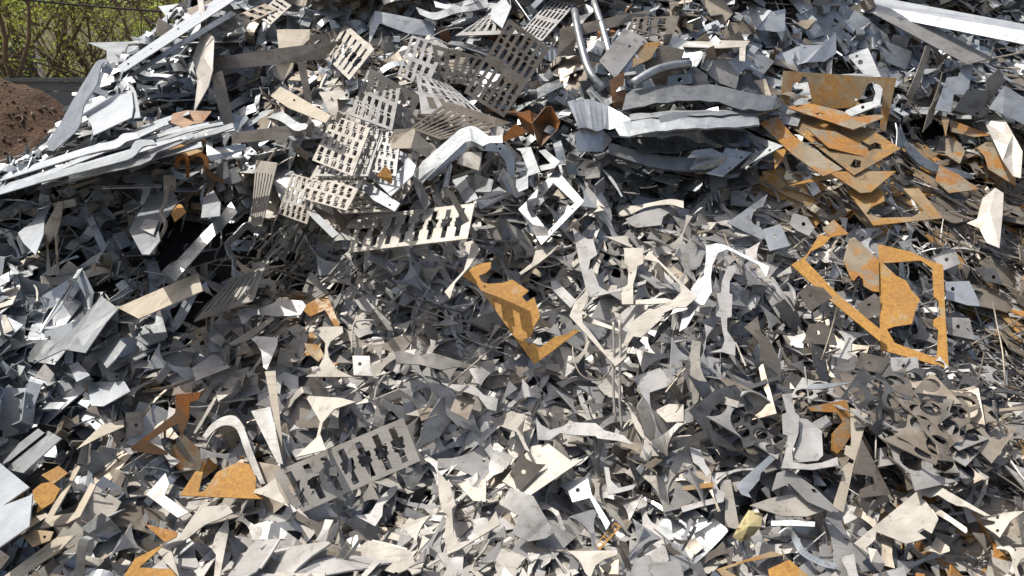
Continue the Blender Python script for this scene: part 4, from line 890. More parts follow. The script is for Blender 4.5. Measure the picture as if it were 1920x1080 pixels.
P('grey_plate', 'speckled grey plate with a stain beside the pile of curved sheets', 'metal plate', 'steel', 'T20', '110,385 130,330 240,325 320,420 300,500 200,465', n='k', frac=.5)
P('grey_plate', 'dark grey plate with a clean straight side at the curved sheets', 'metal plate', 'steel_dark', 'T20', '5,425 60,370 140,420 140,535 20,510', n='k', frac=.5)
FOLD('curled_strap', 'pale strap curled over at its end above the curved sheets', 'metal strap', 'steel_pale', 'T20', '0,235,.03 160,225,.04 378,230,.05 355,262,.05 200,270,.04 0,262,.03 350,345,.01 318,340,.01 320,260,.04', [(0, 1, 4, 5), (1, 2, 3, 4), (3, 6, 7, 8)], n='u', frac=.5)
P('rust_frame_plate', 'rust-brown plate with a trapezoid centre hung between two legs', 'rusty plate', 'rust', 'T20', '567,398 1203,440 1140,742 1112,725 1120,600 1128,520 1082,462 1045,470 995,560 960,605 830,612 735,592 715,500 700,435 672,430 662,462 618,465 610,540 600,592 545,603', n='f', frac=.6, lift=.02, lm='trapezoid-centred rust plate')
P('l_bracket', 'galvanised bracket with two holes leaning in front of the rust plate', 'bracket', 'galv', 'T20', '1065,460 1110,480 1125,500 1110,590 920,665 898,650 920,620 1000,585 1070,570 1085,525', n='b', holes=[(1013,603,10), (975,560,6)], frac=.4, lift=.035)
for lab, mt, out, nn, hl in (
 ('lowest olive-brown plate in the fanned rust stack', 'rust_patch', '430,690 530,655 620,760 900,950 790,990 620,870', 's', []),
 ('bottom rust strip plate lying level under the fanned stack', 'rust', '595,1045 830,965 1200,962 1060,1080 1000,1085 870,1000', 's', []),
 ('middle plate of the fanned rust stack with a bright orange corner', 'rust', '520,645 640,635 1060,725 1225,835 965,985 900,935', 's', ['1035,858 1075,838 1120,838 1115,812 1085,800 1050,815 1000,790 1010,830', '940,935 965,895 1005,905 1000,940 970,945']),
 ('grey-brown plate lying upon the fanned rust stack', 'rust_patch', '700,720 860,740 1040,830 1060,890 980,870 820,830', 's', []),
 ('topmost long rust plate of the fanned stack', 'rust_patch', '572,600 720,582 900,625 960,660 1125,640 1130,662 960,728', 't', ['740,640 775,650 800,640 770,632'])):
    P('rusty_plate', lab, 'rusty plate', mt, 'T20', out, n=nn, holes=hl, frac=.66, lm='fanned stack of rust plates' if 'middle' in lab else None, group='fanned stack of rust plates')
P('rusty_plate', 'ochre speckled rust corner beside the blue-grey angle', 'rusty plate', 'rust_bright', 'T20', '510,850 590,830 560,900 520,950', n='s', frac=.6)
P('angle_bracket', 'blue-grey angle bracket with bolt holes below the curved sheets', 'bracket', 'galv', 'T20', '370,770 385,755 565,820 350,935 325,945 390,870 480,830 400,790', n='b', holes=[(490,845,7), (385,890,7)], frac=.6, lm='blue-grey angle bracket')
P('angle_bracket', 'dark flat arm with bolt holes beside the blue-grey angle', 'bracket', 'galv_dull', 'T20', '240,830 392,858 225,995 130,975 200,940', n='k', holes=[(330,885,7), (265,945,7)], frac=.6)
P('z_bracket', 'Z-bent galvanised bracket under the tip of the large sheet', 'bracket', 'galv', 'T20', '1420,615 1488,435 1550,430 1575,365 1634,365 1610,500 1580,535 1525,530 1510,635', n='k', frac=.5, lm='Z-bent bracket')
P('punched_plate', 'dark grey plate with a hole and a lit sliver on it', 'metal plate', 'steel_dark', 'T20', '1525,620 1600,505 1722,508 1700,600 1728,630 1680,665 1600,640', n='k', holes=[(1658,635,12)], frac=.5)
P('upright_plate', 'brown-grey upright plate behind the dark punched plate', 'metal plate', 'steel_brown', 'T20', '1705,600 1712,440 1780,388 1815,450 1740,560', n='d', frac=.5)
FOLD('blue_tray', 'blue-grey shallow tray lying at the edge of the heap', 'metal sheet', 'galv_dull', 'T20', '1720,610,.0 1812,480,.03 2000,600,.03 2000,740,.0 1800,640,.02', [(0, 1, 4), (1, 2, 3, 4)], n='s', frac=.5, lm='blue-grey shallow tray')
BAND('rocker_strap', 'long dull strap curving down beside the fanned rust stack', 'metal strap', 'galv_dull', 'T20', '1222,690 1262,790 1340,870 1450,930 1560,955 1640,985', '1222,740 1250,830 1320,915 1430,975 1540,995 1630,1005', n='k', frac=.6, lip=.02, lm='long curving dull strap')
for lab, out, mt in (('small orange block among slivers by the curving strap', '1455,655 1502,662 1480,765', 'rust'), ('tan rust sheet under slivers beyond the curving strap', '1500,670 1740,760 1640,770 1510,740', 'rust_patch'), ('tan sheet with orange patches under the white foil', '1480,780 1530,770 1590,850 1560,920 1480,870', 'rust_patch'), ('broad rusty sheet with a small E-shaped cut under the white foil', '1655,830 1735,780 1830,860 1880,930 1872,1045 1720,950 1700,880', 'rust_patch'), ('rust-patched sheet below the curving strap with a thin slit', '1420,1015 1445,930 1560,985 1665,1065 1500,1085', 'rust_patch')):
    P('rusty_plate', lab, 'rusty plate', mt, 'T20', out, n='s', frac=.6)
def FOIL(lab, vs, fs): FOLD('crumpled_foil', lab, 'crumpled sheet', 'foil', 'P', vs, fs, n='b', frac=.6, lm='white crumpled foil' if 'upper' in lab else None, group='white crumpled foil pieces')
FOIL('upper peach-white crumpled foil scrap at the edge of the heap', '1846,228,.02 1884,224,.03 1900,252,.05 1917,283,.03 1914,334,.0 1900,330,.0 1880,300,.05 1862,262,.06 1882,250,-.01 1898,290,.0 1890,272,.07', [(0, 1, 8), (0, 8, 7), (1, 2, 8), (2, 10, 8), (8, 10, 7), (7, 10, 6), (10, 2, 9), (10, 9, 6), (2, 3, 9), (3, 4, 9), (9, 4, 5), (9, 5, 6)])
FOIL('lower white crumpled foil scrap with a tan tip', '1842,372,.02 1866,352,.03 1882,362,.02 1880,400,.04 1874,465 1850,455,.01 1836,428,.02 1812,418,.0 1832,410,.03 1856,395,.06', [(0, 1, 9), (1, 2, 3, 9), (3, 4, 5, 9), (5, 6, 9), (6, 7, 8, 9), (8, 0, 9)])
# --- centre
P('spindle_offcut', 'pale spindle strip standing upright behind the white V-shaped frame', 'metal offcut', 'steel_pale', 'E', '1240,-20 1380,-20 1385,95 1340,118 1330,180 1308,250 1310,400 1225,402 1220,320 1268,250 1275,120 1245,100', n='b', frac=.75)
P('web_offcut', 'large grey web with a wide curved mouth beside the upright spindle', 'metal offcut', 'steel', 'E', '945,160 1000,130 1030,200 1055,270 1120,308 1410,218 1402,245 1230,300 980,350 955,280', n='s', frac=.75)
P('metal_strip', 'pale flared strip lying across the mouth of the V-shaped frame', 'metal strip', 'steel_pale', 'E', '1225,385 1330,370 1545,355 1605,372 1560,395 1240,406', n='b', frac=.75)
P('corner_offcut', 'big white V-shaped frame offcut in the centre of the heap', 'metal frame', 'steel_pale', 'E', '830,490 870,385 940,318 960,285 976,330 945,420 922,450 930,540 1000,622 1090,742 1160,760 1240,690 1262,620 1292,540 1430,434 1462,440 1530,410 1620,360 1668,310 1660,260 1500,90 1388,60 1430,2 1786,350 1700,425 1630,425 1530,470 1520,512 1370,650 1310,642 1268,700 1255,800 1175,868', n=(-.22,-.5,.84), frac=.88, lift=.02, lm='big white V-shaped frame')
P('metal_strip', 'cream strip running inside the white V-shaped frame', 'metal strip', 'steel_pale', 'E', '915,450 945,460 1000,508 1200,588 1225,620 1180,600 980,540 920,512', n='b', frac=.6)
P('rust_hero_plate', 'bright ochre rust plate with two notches, the largest in the centre', 'rusty plate', 'rust_bright', 'E', '20,185 110,120 170,95 243,85 240,130 205,165 150,188 163,215 185,240 205,275 195,280 182,262 172,268 230,248 340,240 400,215 526,300 475,345 510,385 567,348 612,490 572,560 545,640 490,665 530,690 512,718 560,690 600,728 622,720 720,645 800,630 872,588 908,598 570,852 400,620 145,265', n=(-.1, -.66, .74), frac=.88, lift=.07, lm='bright ochre rust plate')
P('rusty_plate', 'small rust-speckled quad beyond the tip of the ochre plate', 'rusty plate', 'rust_patch', 'E', '540,160 580,130 630,180 610,195', n='s', frac=.6)
P('metal_strip', 'long grey diagonal strip with speckled end above the ochre plate', 'metal strip', 'steel', 'E', '690,225 735,225 880,370 840,430 700,290', n='s', frac=.7)
P('web_offcut', 'broad three-pointed web above the ochre plate', 'metal offcut', 'steel_pale', 'T11', '1000,455 1075,395 1100,300 1060,265 1130,305 1215,305 1180,345 1110,400 1010,465', n='b', frac=.75)
P('web_offcut', 'cream hooked web at the end of the cream slotted plate', 'metal offcut', 'steel_pale', 'T11', '668,290 740,272 780,320 720,420 640,510 610,600 580,560 690,440 715,350', n='b', frac=.7)
P('spindle_offcut', 'grey spindle with a square block high in the centre', 'metal offcut', 'steel', 'T11', '1300,200 1350,240 1385,265 1415,265 1440,350 1400,380 1390,440 1450,560 1400,590 1380,560 1340,400 1320,300', n='s', frac=.75)
P('spindle_offcut', 'broad grey leaf-shaped strip under the arched rim', 'metal offcut', 'steel', 'T11', '1600,150 1700,110 1860,75 1880,90 1810,140 1800,185 1660,200 1620,180', n='s', frac=.7)
BAND('arched_rim', 'arched pale rim strip on the upper centre of the heap', 'metal strip', 'steel_pale', 'T11', '1550,70 1650,75 1760,55 1850,40 1925,50', '1560,140 1625,125 1720,85 1840,70 1925,90', n='b', frac=.7)
P('spindle_offcut', 'dark grey broad spindle lying below the ochre plate', 'metal offcut', 'steel_dark', 'T11', '300,900 340,890 420,920 520,905 600,930 690,960 760,985 700,990 640,985 560,1000 440,970 310,965', n='s', frac=.75)
P('punched_tab', 'grey square tab with one hole among wire loops', 'metal tab', 'steel', 'T11', '62,920 160,922 165,1010 180,1035 70,1030', n='s', holes=[(104,967,11)], frac=.7)
P('punched_tab', 'grey tab with a hole on its pointed corner', 'metal tab', 'steel', 'T11', '75,610 150,570 210,600 200,640 165,680 110,660', n='s', holes=[(168,617,11)], frac=.7)
P('punched_tab', 'blue-grey tab behind the bent wire, hole near its edge', 'metal tab', 'steel_dark', 'T11', '165,690 220,640 270,700 290,780 200,770', n='s', holes=[(222,747,11)], frac=.7)
TUBE('wire_rod', 'bent pale rod standing like a hook beside the square tab', 'wire', 'steel_pale', 'T11', '60,910 62,790 75,735 110,722 195,722', .004, k=3)
TUBE('wire_rod', 'long straight thin rod reaching to the foot of the ochre plate', 'wire', 'steel_brown', 'T11', '600,1090 720,990 860,870 960,808', .0035, k=1)
TUBE('wire_rod', 'looped wire hanging below the white V-shaped frame', 'wire', 'steel_brown', 'T11', '1300,860 1310,950 1350,1030 1430,1060 1500,1020 1525,960', .003)
for i, (lab, pth) in enumerate((('upright rod under the tip of the V-shaped frame', '1530,730 1535,880 1530,1100 1545,1300'), ('second upright rod, touching the first', '1565,720 1570,900 1565,1150 1580,1350'))): TUBE('wire_rod', lab, 'wire', 'steel_pale', 'T11', pth, .005, n='f')
P('web_offcut', 'star-shaped four-armed web beside the orange rust quad', 'metal offcut', 'steel_pale', 'T01', '1755,760 1925,755 1930,790 1860,840 1842,880 1850,930 1900,1000 1985,1040 1720,1038 1790,990 1825,920 1830,850', n='b', frac=.8, lm='star-shaped web')
P('spindle_offcut', 'pale spindle lying under the rust-cornered plate', 'metal offcut', 'steel', 'T01', '1335,662 1400,648 1430,665 1540,625 1560,600 1700,612 1722,640 1690,690 1560,700 1480,690 1420,695 1385,735 1360,742', n='s', frac=.8)
P('corner_offcut', 'frame corner with a rust-stained arm beside the pale spindle', 'metal frame', 'rust_patch', 'T01', '1688,650 1830,575 1850,600 1912,752 1882,757 1828,662 1745,700', n='s', frac=.75)
P('rusty_plate', 'orange-brown rust quad seen through a web', 'rusty plate', 'rust', 'T01', '1712,850 1792,860 1825,920 1790,955 1725,900', n='s', frac=.6)
P('web_offcut', 'grey shield-shaped web below the pale spindle', 'metal offcut', 'steel', 'T01', '1388,805 1562,820 1560,860 1500,1000 1480,985 1470,900 1440,850', n='s', frac=.75)
P('punched_plate', 'grey rectangular plate with round blind hole near the star web', 'metal plate', 'steel', 'T01', '1080,990 1205,910 1295,985 1100,1062', n='s', holes=[(1265,967,9)], frac=.75)
P('sheet_offcut', 'grey pointed wing-shaped offcut beside the shield web', 'metal offcut', 'steel_brown', 'T01', '1290,850 1530,700 1545,715 1400,830 1310,865', n='k', frac=.7)
# --- left
FOLD('diamond_plate', 'large pale diamond-shaped plate with a dull square patch', 'metal plate', 'galv', 'T01', '725,215 830,30 960,-30 1000,55 960,110 900,180 890,215 900,272 840,352 798,350', [(0, 1, 2, 3, 4, 5, 6, 7, 8, 9)], n='b', frac=.8, lm='pale diamond-shaped plate')
P('sheet_offcut', 'dull square offcut lying on the pale diamond plate', 'metal sheet', 'steel', 'T01', '788,205 815,150 890,160 862,240', n='b', frac=.5, lift=.006)
TUBE('hook_rod', 'bent dark rod hooked over the edge of the diamond plate', 'metal rod', 'steel_brown', 'T01', '940,-30,.03 930,60,.03 905,110,.03 925,150,.03 930,200,.03 880,290,.02 860,350,.01', .007, n='k', frac=.4)
P('rusty_plate', 'ochre stained plate behind the hooked rods', 'rusty plate', 'rust_bright', 'T01', '945,60 1020,70 1045,110 980,165 960,120', n='b', frac=.5)
P('bright_sheet', 'rounded pale sheet beside the ochre stained plate', 'metal sheet', 'galv', 'T01', '1130,145 1145,30 1200,-10 1240,60 1235,135', n='b', frac=.5)
P('blade_offcut', 'long grey-blue blade strip slanting below the diamond plate', 'metal strip', 'galv_dull', 'T01', '930,455 1100,270 1220,150 1300,55 1335,115 1190,265 985,497', n='s', frac=.7, lm='slanting grey-blue blade strip')
P('speckled_strip', 'cream speckled flat strip lying level near the slats', 'metal strip', 'cream', 'T01', '660,650 1112,453 1140,555 780,712', n='b', frac=.8, lm='cream speckled strip')
FOLD('sheet_trough', 'large ribbed galvanised trough sheet on the lower flank', 'metal sheet', 'galv', 'T01', '185,965 430,750 570,585,.05 665,655,.02 600,730,.01 480,905 360,885,.0 430,800,.04', [(0, 1, 7), (1, 2, 7), (2, 3, 4, 7), (7, 4, 5, 6), (0, 7, 6)], n='b', frac=.7, lm='ribbed galvanised trough')
P('crumpled_sheet', 'glossy white scrap sheet lying in the flank of brackets', 'metal sheet', 'galv_bright', 'T01', '100,230 200,150 220,60 260,25 292,60 250,150 245,235 200,355 130,285', n='b', frac=.7, lm='glossy white scrap sheet')
P('forked_bracket', 'tan two-legged bracket standing beside the glossy white sheet', 'bracket', 'steel_brown', 'T01', '248,200 330,50 357,60 345,150 318,250 335,462 260,472 262,350', n='f', holes=['270,300 305,240 312,330 316,420 285,440'], frac=.5, lm='tan two-legged bracket')
BAND('bent_strap', 'angular loop of bent strap beside the slat bundle', 'metal strap', 'galv_dull', 'T01', '1440,195,.03 1385,172,.04 1330,225,.04 1268,290,.04 1290,360,.03 1310,380,.03 1300,470', '1425,228 1390,205 1345,250 1295,292 1312,350 1330,372 1325,480', n='k', k=3, lip=.03, frac=.4, lm='angular strap loop')
P('metal_strip', 'blue-grey strip with a dark dimple beside the flat slotted plates', 'metal strip', 'galv', 'T01', '1688,65 1722,60 1908,235 1870,258 1760,150', n='b', frac=.7)
FOLD('angle_bar', 'bright angle rod slanting up the lower flank', 'angle bar', 'galv', 'T01', '200,790 235,760,.02 330,620,.03 440,440,.03 470,430 350,640 225,800', [(0, 1, 2, 3, 4, 5, 6)], n='b', frac=.6)
P('sheet_offcut', 'pale blue diamond offcut in front of the trough', 'metal sheet', 'galv_bright', 'T01', '385,975 440,955 505,1030 430,1068', n='b', frac=.7)
P('sheet_offcut', 'pale blue sheet end under the trough with a bend', 'metal sheet', 'galv', 'T01', '545,920 640,800 710,860 650,940 600,990', n='b', frac=.7)
# --- lower left
P('blue_plate', 'white-blue plate with a swept corner at the very edge of the heap', 'metal plate', 'galv_bright', 'T02', '-60,400 0,445 165,580 0,695 -60,720', n='b', frac=.8, lift=.06, lm='white-blue edge plate')
P('blue_plate', 'large flat pale blue plate below the white-blue edge plate', 'metal plate', 'galv_bright', 'T02', '-60,720 0,690 182,622 165,800 0,915 -60,960', n='b', frac=.8, lift=.07, lm='large pale blue plate')
P('white_sheet', 'smooth white sheet reflecting the sky above the perforated channel', 'metal sheet', 'galv_bright', 'T02', '490,-10 700,-15 732,40 580,125 512,122', n='b', frac=.8, lm='smooth white sheet')
P('olive_strip', 'olive-tan bent strip under the smooth white sheet', 'metal strip', 'cream', 'T02', '428,368 570,230 695,198 697,240 560,300', n='s', frac=.7)
FOLD('perforated_channel', 'galvanised channel with long slots lying on the lower flank', 'metal channel', 'galv', 'T02', '-20,430,.03 215,250,.03 250,275,.03 20,460,.03 60,430,.0 270,262,.0 345,305,.02 130,500,.02 40,480,.0', [(0, 1, 2, 3), (3, 2, 5, 4), (4, 5, 6, 7, 8)], n='b', frac=.7, lm='slotted galvanised channel')
P('brown_frame', 'brown F-shaped frame offcut standing among cream shards', 'metal frame', 'rust_dark', 'T02', '990,58 1132,45 1115,92 1068,102 1062,190 1020,312 1000,222 830,322 942,385 940,402 742,378 735,358 985,165', n='f', frac=.7, lm='brown F-shaped frame offcut')
P('punched_tab', 'brown square tab with one hole above the brown frame', 'metal tab', 'steel_brown', 'T02', '705,162 800,155 802,272 712,312', n='f', holes=[(765,232,11)], frac=.7)
BAND('hook_strap', 'grey hooked flat strap curving over like a walking stick', 'metal strap', 'steel', 'T02', '1138,292 1190,225 1260,183 1325,182 1372,245 1410,350 1492,562', '1160,308 1215,252 1270,232 1320,245 1345,285 1375,370 1452,562', n='s', frac=.75, lm='hooked flat strap')
P('wedge_plate', 'tall grey wedge plate beside the hooked strap', 'metal plate', 'steel', 'T02', '1412,152 1520,128 1592,452 1558,442', n='s', frac=.75)
P('tall_strap', 'tall cream strap standing above the propped slotted plate', 'metal strap', 'cream', 'T02', '1490,-70 1550,-75 1555,0 1585,300 1592,430 1530,150', n='s', frac=.6)
P('web_offcut', 'largest pale web with four curved sides beside the tall strap', 'metal offcut', 'steel_pale', 'T02', '1715,65 1920,78 2000,100 1880,140 1815,215 1800,280 1835,370 1660,412 1780,300 1800,210', n='b', frac=.8, lm='largest pale curved web')
P('rusty_plate', 'orange rust plate with a curved top and notched end', 'rusty plate', 'rust_bright', 'T02', '1010,627 1100,490 1142,495 1115,610 1150,600 1222,495 1290,460 1345,438 1402,450 1440,530 1437,590 1480,630 1482,647', n='s', frac=.8, lift=.01, lm='curve-topped orange plate')
P('web_offcut', 'light web pointing at the orange rust plate', 'metal offcut', 'steel_pale', 'T02', '1388,602 1480,580 1550,530 1572,600 1627,692 1560,660 1480,625', n='b', frac=.7, lift=.012)
P('cream_frame', 'cream V-shaped narrow frame with small holes', 'metal frame', 'cream', 'T02', '225,812 300,680 390,540 422,448 452,465 400,565 300,742 420,722 510,555 538,570 450,745 380,782', n='b', holes=[(247,790,6)], frac=.75, lm='cream V-shaped narrow frame')
P('rusty_plate', 'ochre rounded rust plate behind the cream narrow frame', 'rusty plate', 'rust_bright', 'T02', '182,600 230,560 285,550 337,590 300,662 205,722 215,680 190,650', n='s', frac=.7)
P('rusty_plate', 'small ochre cupped plate above the rounded rust plate', 'rusty plate', 'rust', 'T02', '232,512 330,460 382,500 300,562', n='s', frac=.6)
P('rusty_plate', 'dark orange plate with one hole under the pale blue plate', 'rusty plate', 'rust', 'T02', '130,860 200,820 300,830 280,880 180,915', n='s', holes=[(250,860,9)], frac=.6)
P('tan_strip', 'long cream strip running off the bottom corner', 'metal strip', 'cream', 'T02', '10,1090 320,862 420,850 345,925 100,1090', n='b', frac=.75, holes=[(350,845,0.1)] if 0 else ())
BAND('ribbon_strap', 'shiny ribbon strap looping over at the bottom of the heap', 'metal strap', 'galv', 'T02', '395,1090,.0 425,1030,.04 430,950,.07 445,875,.09 490,852,.09', '450,1090,.0 475,1030,.04 480,950,.07 495,890,.09 525,865,.09', n='k', frac=.5, lm='looping ribbon strap')
P('sheet_offcut', 'grey L-shaped notched sheet under the orange rust plate', 'metal sheet', 'steel', 'T02', '822,622 930,500 952,560 925,625 1060,722 1000,752', n='s', frac=.75)
P('spindle_offcut', 'long pale spindle sweeping down to the bottom edge', 'metal offcut', 'steel_pale', 'T02', '880,935 1000,868 1100,722 1130,690 1282,680 1310,722 1230,762 1150,792 1062,862 960,925 1010,1090 930,1000', n='b', frac=.8, lm='long pale sweeping spindle')
P('spindle_offcut', 'pale spindle hanging straight down beside the sweeping one', 'metal offcut', 'steel_pale', 'T02', '1212,850 1280,752 1287,820 1262,950 1235,1090 1203,1090 1215,960 1190,925', n='s', frac=.75)
P('rusty_plate', 'orange rust strip crossing at the bottom edge', 'rusty plate', 'rust_bright', 'T02', '690,1090 760,980 920,903 862,962 780,1032 1000,1042 995,1090', n='s', frac=.7, lm='bottom orange rust strip')
P('rusty_plate', 'brown rust-tinged triangle above the orange strip', 'rusty plate', 'rust_patch', 'T02', '810,785 1000,832 992,860 930,892', n='s', frac=.7)
FOLD('galvanised_box', 'crushed blue-grey box corner near the cream narrow frame', 'metal box', 'galv', 'T02', '455,810 570,725,.04 620,760,.05 680,830 610,868 500,840,.02', [(0, 1, 2, 5), (2, 3, 4, 5)], n='s', frac=.6)
# --- lower middle
P('punched_tab', 'brown-grey tab with one hole on the lower centre', 'metal tab', 'steel_brown', 'T12', '650,58 752,88 712,205 690,190 612,150', n='s', holes=[(680,118,12)], frac=.75, lm='brown-grey centre tab')
P('white_plate', 'pale folded plate behind the brown tab with pointed ends', 'metal plate', 'steel_pale', 'T12', '905,548 1070,350 1165,335 1292,432 1365,420 1060,628 988,600', n='b', frac=.75, lm='pale folded plate')
P('punched_tab', 'brown tab with concave corner and one hole on the pale plate', 'metal tab', 'steel_brown', 'T12', '1018,372 1040,420 1090,448 1152,452 1010,602 948,505', n='k', holes=[(1026,494,13)], frac=.6, lift=.015)
P('punched_tab', 'blue-white tab with one hole and a long thin leg', 'metal tab', 'galv_bright', 'T12', '1222,568 1384,518 1408,620 1432,655 1512,782 1490,820 1470,780 1398,640 1300,665 1275,600', n='b', holes=[(1330,597,13)], frac=.75, lm='long-legged blue-white tab')
P('sheet_offcut', 'large grey pentagon sheet below the brown concave tab', 'metal sheet', 'steel', 'T12', '948,582 1080,630 1132,722 1202,832 1150,868 1050,886 960,842 1002,742 900,682', n='s', frac=.78, lm='large grey pentagon sheet')
P('spindle_offcut', 'cream Y-shaped spindle lying over darker webs at the bottom', 'metal offcut', 'steel_pale', 'T12', '540,480 600,555 612,572 645,682 622,702 630,832 662,892 720,880 812,800 870,713 892,790 660,932 598,958 578,872 592,730 570,720 550,640', n='b', frac=.8, lm='cream Y-shaped spindle')
P('web_offcut', 'cream bridge-shaped web beside the Y-shaped spindle', 'metal offcut', 'steel_pale', 'T12', '655,562 720,540 732,575 770,585 790,540 815,530 812,662 740,656 700,612', n='b', frac=.75)
P('spindle_offcut', 'grey spindle with brown block stretched across the lower centre', 'metal offcut', 'steel', 'T12', '1095,190 1125,230 1175,258 1240,240 1298,215 1430,220 1480,260 1590,290 1640,342 1560,320 1440,305 1430,292 1300,286 1230,275 1170,316 1105,312', n='s', frac=.8, lm='brown-blocked grey spindle')
P('spindle_offcut', 'grey spindle arching beneath the white V-shaped frame', 'metal offcut', 'steel', 'T12', '560,-5 740,10 760,22 800,60 882,82 870,152 822,140 770,70 700,45 650,40', n='s', frac=.75)
P('web_offcut', 'T-shaped web with flat top near the orange ring strip', 'metal offcut', 'steel_pale', 'T12', '1268,940 1552,935 1552,962 1480,985 1430,1020 1400,1095 1370,1060 1345,1000 1310,965', n='b', frac=.78, lm='T-shaped web')
P('ring_strip', 'orange rusted strip pierced by a row of five round holes', 'ring strip', 'rust_bright', 'T12', '1430,902 1540,778 1575,800 1452,938', n='s', holes=[(1452, 902, 15), (1475, 878, 15), (1497, 853, 15), (1519, 828, 15), (1540, 805, 14)], frac=.6, lift=.01, lm='five-hole orange strip')
P('sheet_offcut', 'broad pale sheet with scalloped top at the bottom edge', 'metal sheet', 'steel', 'T12', '1620,1090 1650,985 1732,960 1760,1002 1820,1000 1895,985 1925,1060 1925,1090', n='s', frac=.75)
P('spindle_offcut', 'pale curved spindle over the dark hollow of the lower centre', 'metal offcut', 'steel_pale', 'T12', '828,210 960,152 1032,185 1018,260 1030,320 1062,382 1035,370 985,270 900,238', n='b', frac=.75)
P('web_offcut', 'grey cradle-shaped web beside the orange ring strip', 'metal offcut', 'steel', 'T12', '1478,465 1505,470 1515,540 1560,585 1662,560 1640,590 1560,612 1500,622', n='s', frac=.7)
P('sheet_offcut', 'white quad offcut next to the mottled stony lump', 'metal sheet', 'steel_pale', 'T12', '1765,150 1840,112 1925,115 1925,210 1830,215', n='b', frac=.7)
P('web_offcut', 'grey hooked web below the propped slotted plate', 'metal offcut', 'steel', 'T12', '80,740 160,730 215,640 280,580 320,570 300,620 235,680 230,740 190,800', n='s', frac=.7)
# --- right
P('spindle_offcut', 'bright spindle with a bent arm beside the dark hollow', 'metal offcut', 'galv', 'T21', '130,300 190,288 240,298 490,420 470,482 430,412 250,322 200,342 168,410 158,480 165,560 120,635 85,632 62,690 20,762 -20,785 0,690 48,630 45,560 80,500 118,470 130,380', n='b', frac=.8, lm='bright bent-armed spindle')
P('spindle_offcut', 'grey spindle standing upright at the lip of the dark hollow', 'metal offcut', 'steel', 'T21', '250,420 292,410 302,440 265,500 263,570 280,575 275,702 250,707 250,780 297,850 295,922 225,900 150,902 220,880 237,830 225,780 215,707 188,697 190,570 215,565 222,500', n='s', frac=.78, lm='upright grey spindle')
P('spindle_offcut', 'dark brown spindle hanging into the hollow', 'metal offcut', 'steel_brown', 'T21', '345,762 420,700 442,790 500,850 532,920 552,960 555,1085 490,990 440,942 438,860 390,800', n='k', frac=.75)
P('corner_offcut', 'rust-stained L-shaped frame beside the tall rust plate', 'rusty plate', 'rust_bright', 'T21', '610,410 692,360 770,238 832,255 790,302 722,332 690,382 840,540 892,592 1112,772 1112,842 830,610', n='s', frac=.8, lift=.01, lm='rust-stained L-shaped frame')
P('rusty_plate', 'stained plate with one rounded notch between the two rust frames', 'rusty plate', 'rust_patch', 'T21', '903,382 938,262 965,253 1102,380 1106,562 1068,558 1020,530 1015,490 990,468 962,500 950,490', n='s', frac=.75)
P('rusty_plate', 'tall ochre rust plate with a leaf-shaped centre and thin arm', 'rusty plate', 'rust_bright', 'T21', '1103,293 1290,338 1380,383 1465,410 1472,560 1478,700 1497,997 1420,972 1113,886', n='s', frac=.8, lm='tall ochre rust plate', holes=['1128,400 1340,385 1405,430 1415,590 1440,612 1450,690 1410,720 1412,752 1440,778 1430,935 1330,898 1195,850 1150,772 1187,757 1290,742 1310,660 1336,602 1290,560 1260,500 1200,470'])
P('rusty_plate', 'ochre corner-shaped rust plate at the foot of the fanned stack', 'rusty plate', 'rust', 'T21', '915,-20 1125,-20 1137,50 1060,85 1032,122 1120,145 1290,140 1357,105 1240,-20 1330,-20 1463,146 1075,188', n='s', frac=.75, lm='ochre corner-shaped plate')
P('rusty_plate', 'short rust wedge at the top of the L-shaped frame', 'rusty plate', 'rust_patch', 'T21', '790,205 850,155 935,235 830,255', n='s', frac=.6)
P('triangle_frame', 'blue-grey triangular frame with punched corner', 'metal frame', 'galv_dull', 'T21', '250,172 480,10 452,82 402,98 382,170 440,200 472,250 445,268', n='s', frac=.75)
TABS = [('pale tab with one hole beside the triangular frame', 'galv', '450,210 550,180 605,302 488,332', (518,252)), ('grey tab with curved neck above the rust wedge', 'steel', '600,180 622,118 700,140 742,200 710,247 640,215', (680,180)),
 ('brown-grey tab under the rust-stained frame', 'steel_brown', '655,572 702,520 792,540 842,592 718,672', (718,583)), ('brown-grey tab between the stained plate and the tall rust plate', 'steel_brown', '985,632 1080,570 1112,600 1112,692 1010,722', (1050,637)),
 ('dark brown tab with a hook on its side over the hollow', 'steel_brown', '712,740 802,740 850,792 872,862 668,850 690,820', (763,790)), ('brown tab below the tall rust plate', 'steel_brown', '1005,900 1132,930 1165,905 1158,962 1120,1022 968,990', (1053,967)),
 ('grey tab with two short feet below the tall rust plate', 'steel', '1170,930 1322,930 1332,1010 1362,1047 1148,1042 1175,1020', (1243,978)), ('pale blue tab beside the arm of the tall rust plate', 'galv_bright', '1478,505 1612,500 1655,590 1672,642 1600,636 1485,600', (1520,545)),
 ('grey tab with one hole at the foot of the pale blue tab', 'steel', '1478,702 1612,710 1645,832 1498,802', (1550,757)), ('grey tab with one hole above the pale blue tab', 'steel', '1395,362 1530,318 1562,402 1470,440', (1485,380)), ('dull tab in the sliver bank beyond the pale tabs', 'steel_dark', '1640,420 1760,430 1800,520 1700,500', (1750,478))]
for lab, mt, out, (hx, hy) in TABS: P('punched_tab', lab, 'metal tab', mt, 'T21', out, n='s' if mt != 'steel_brown' else 'k', holes=[(hx, hy, 12)], frac=.72, lm='pale blue tab' if lab.startswith('pale blue') else None)
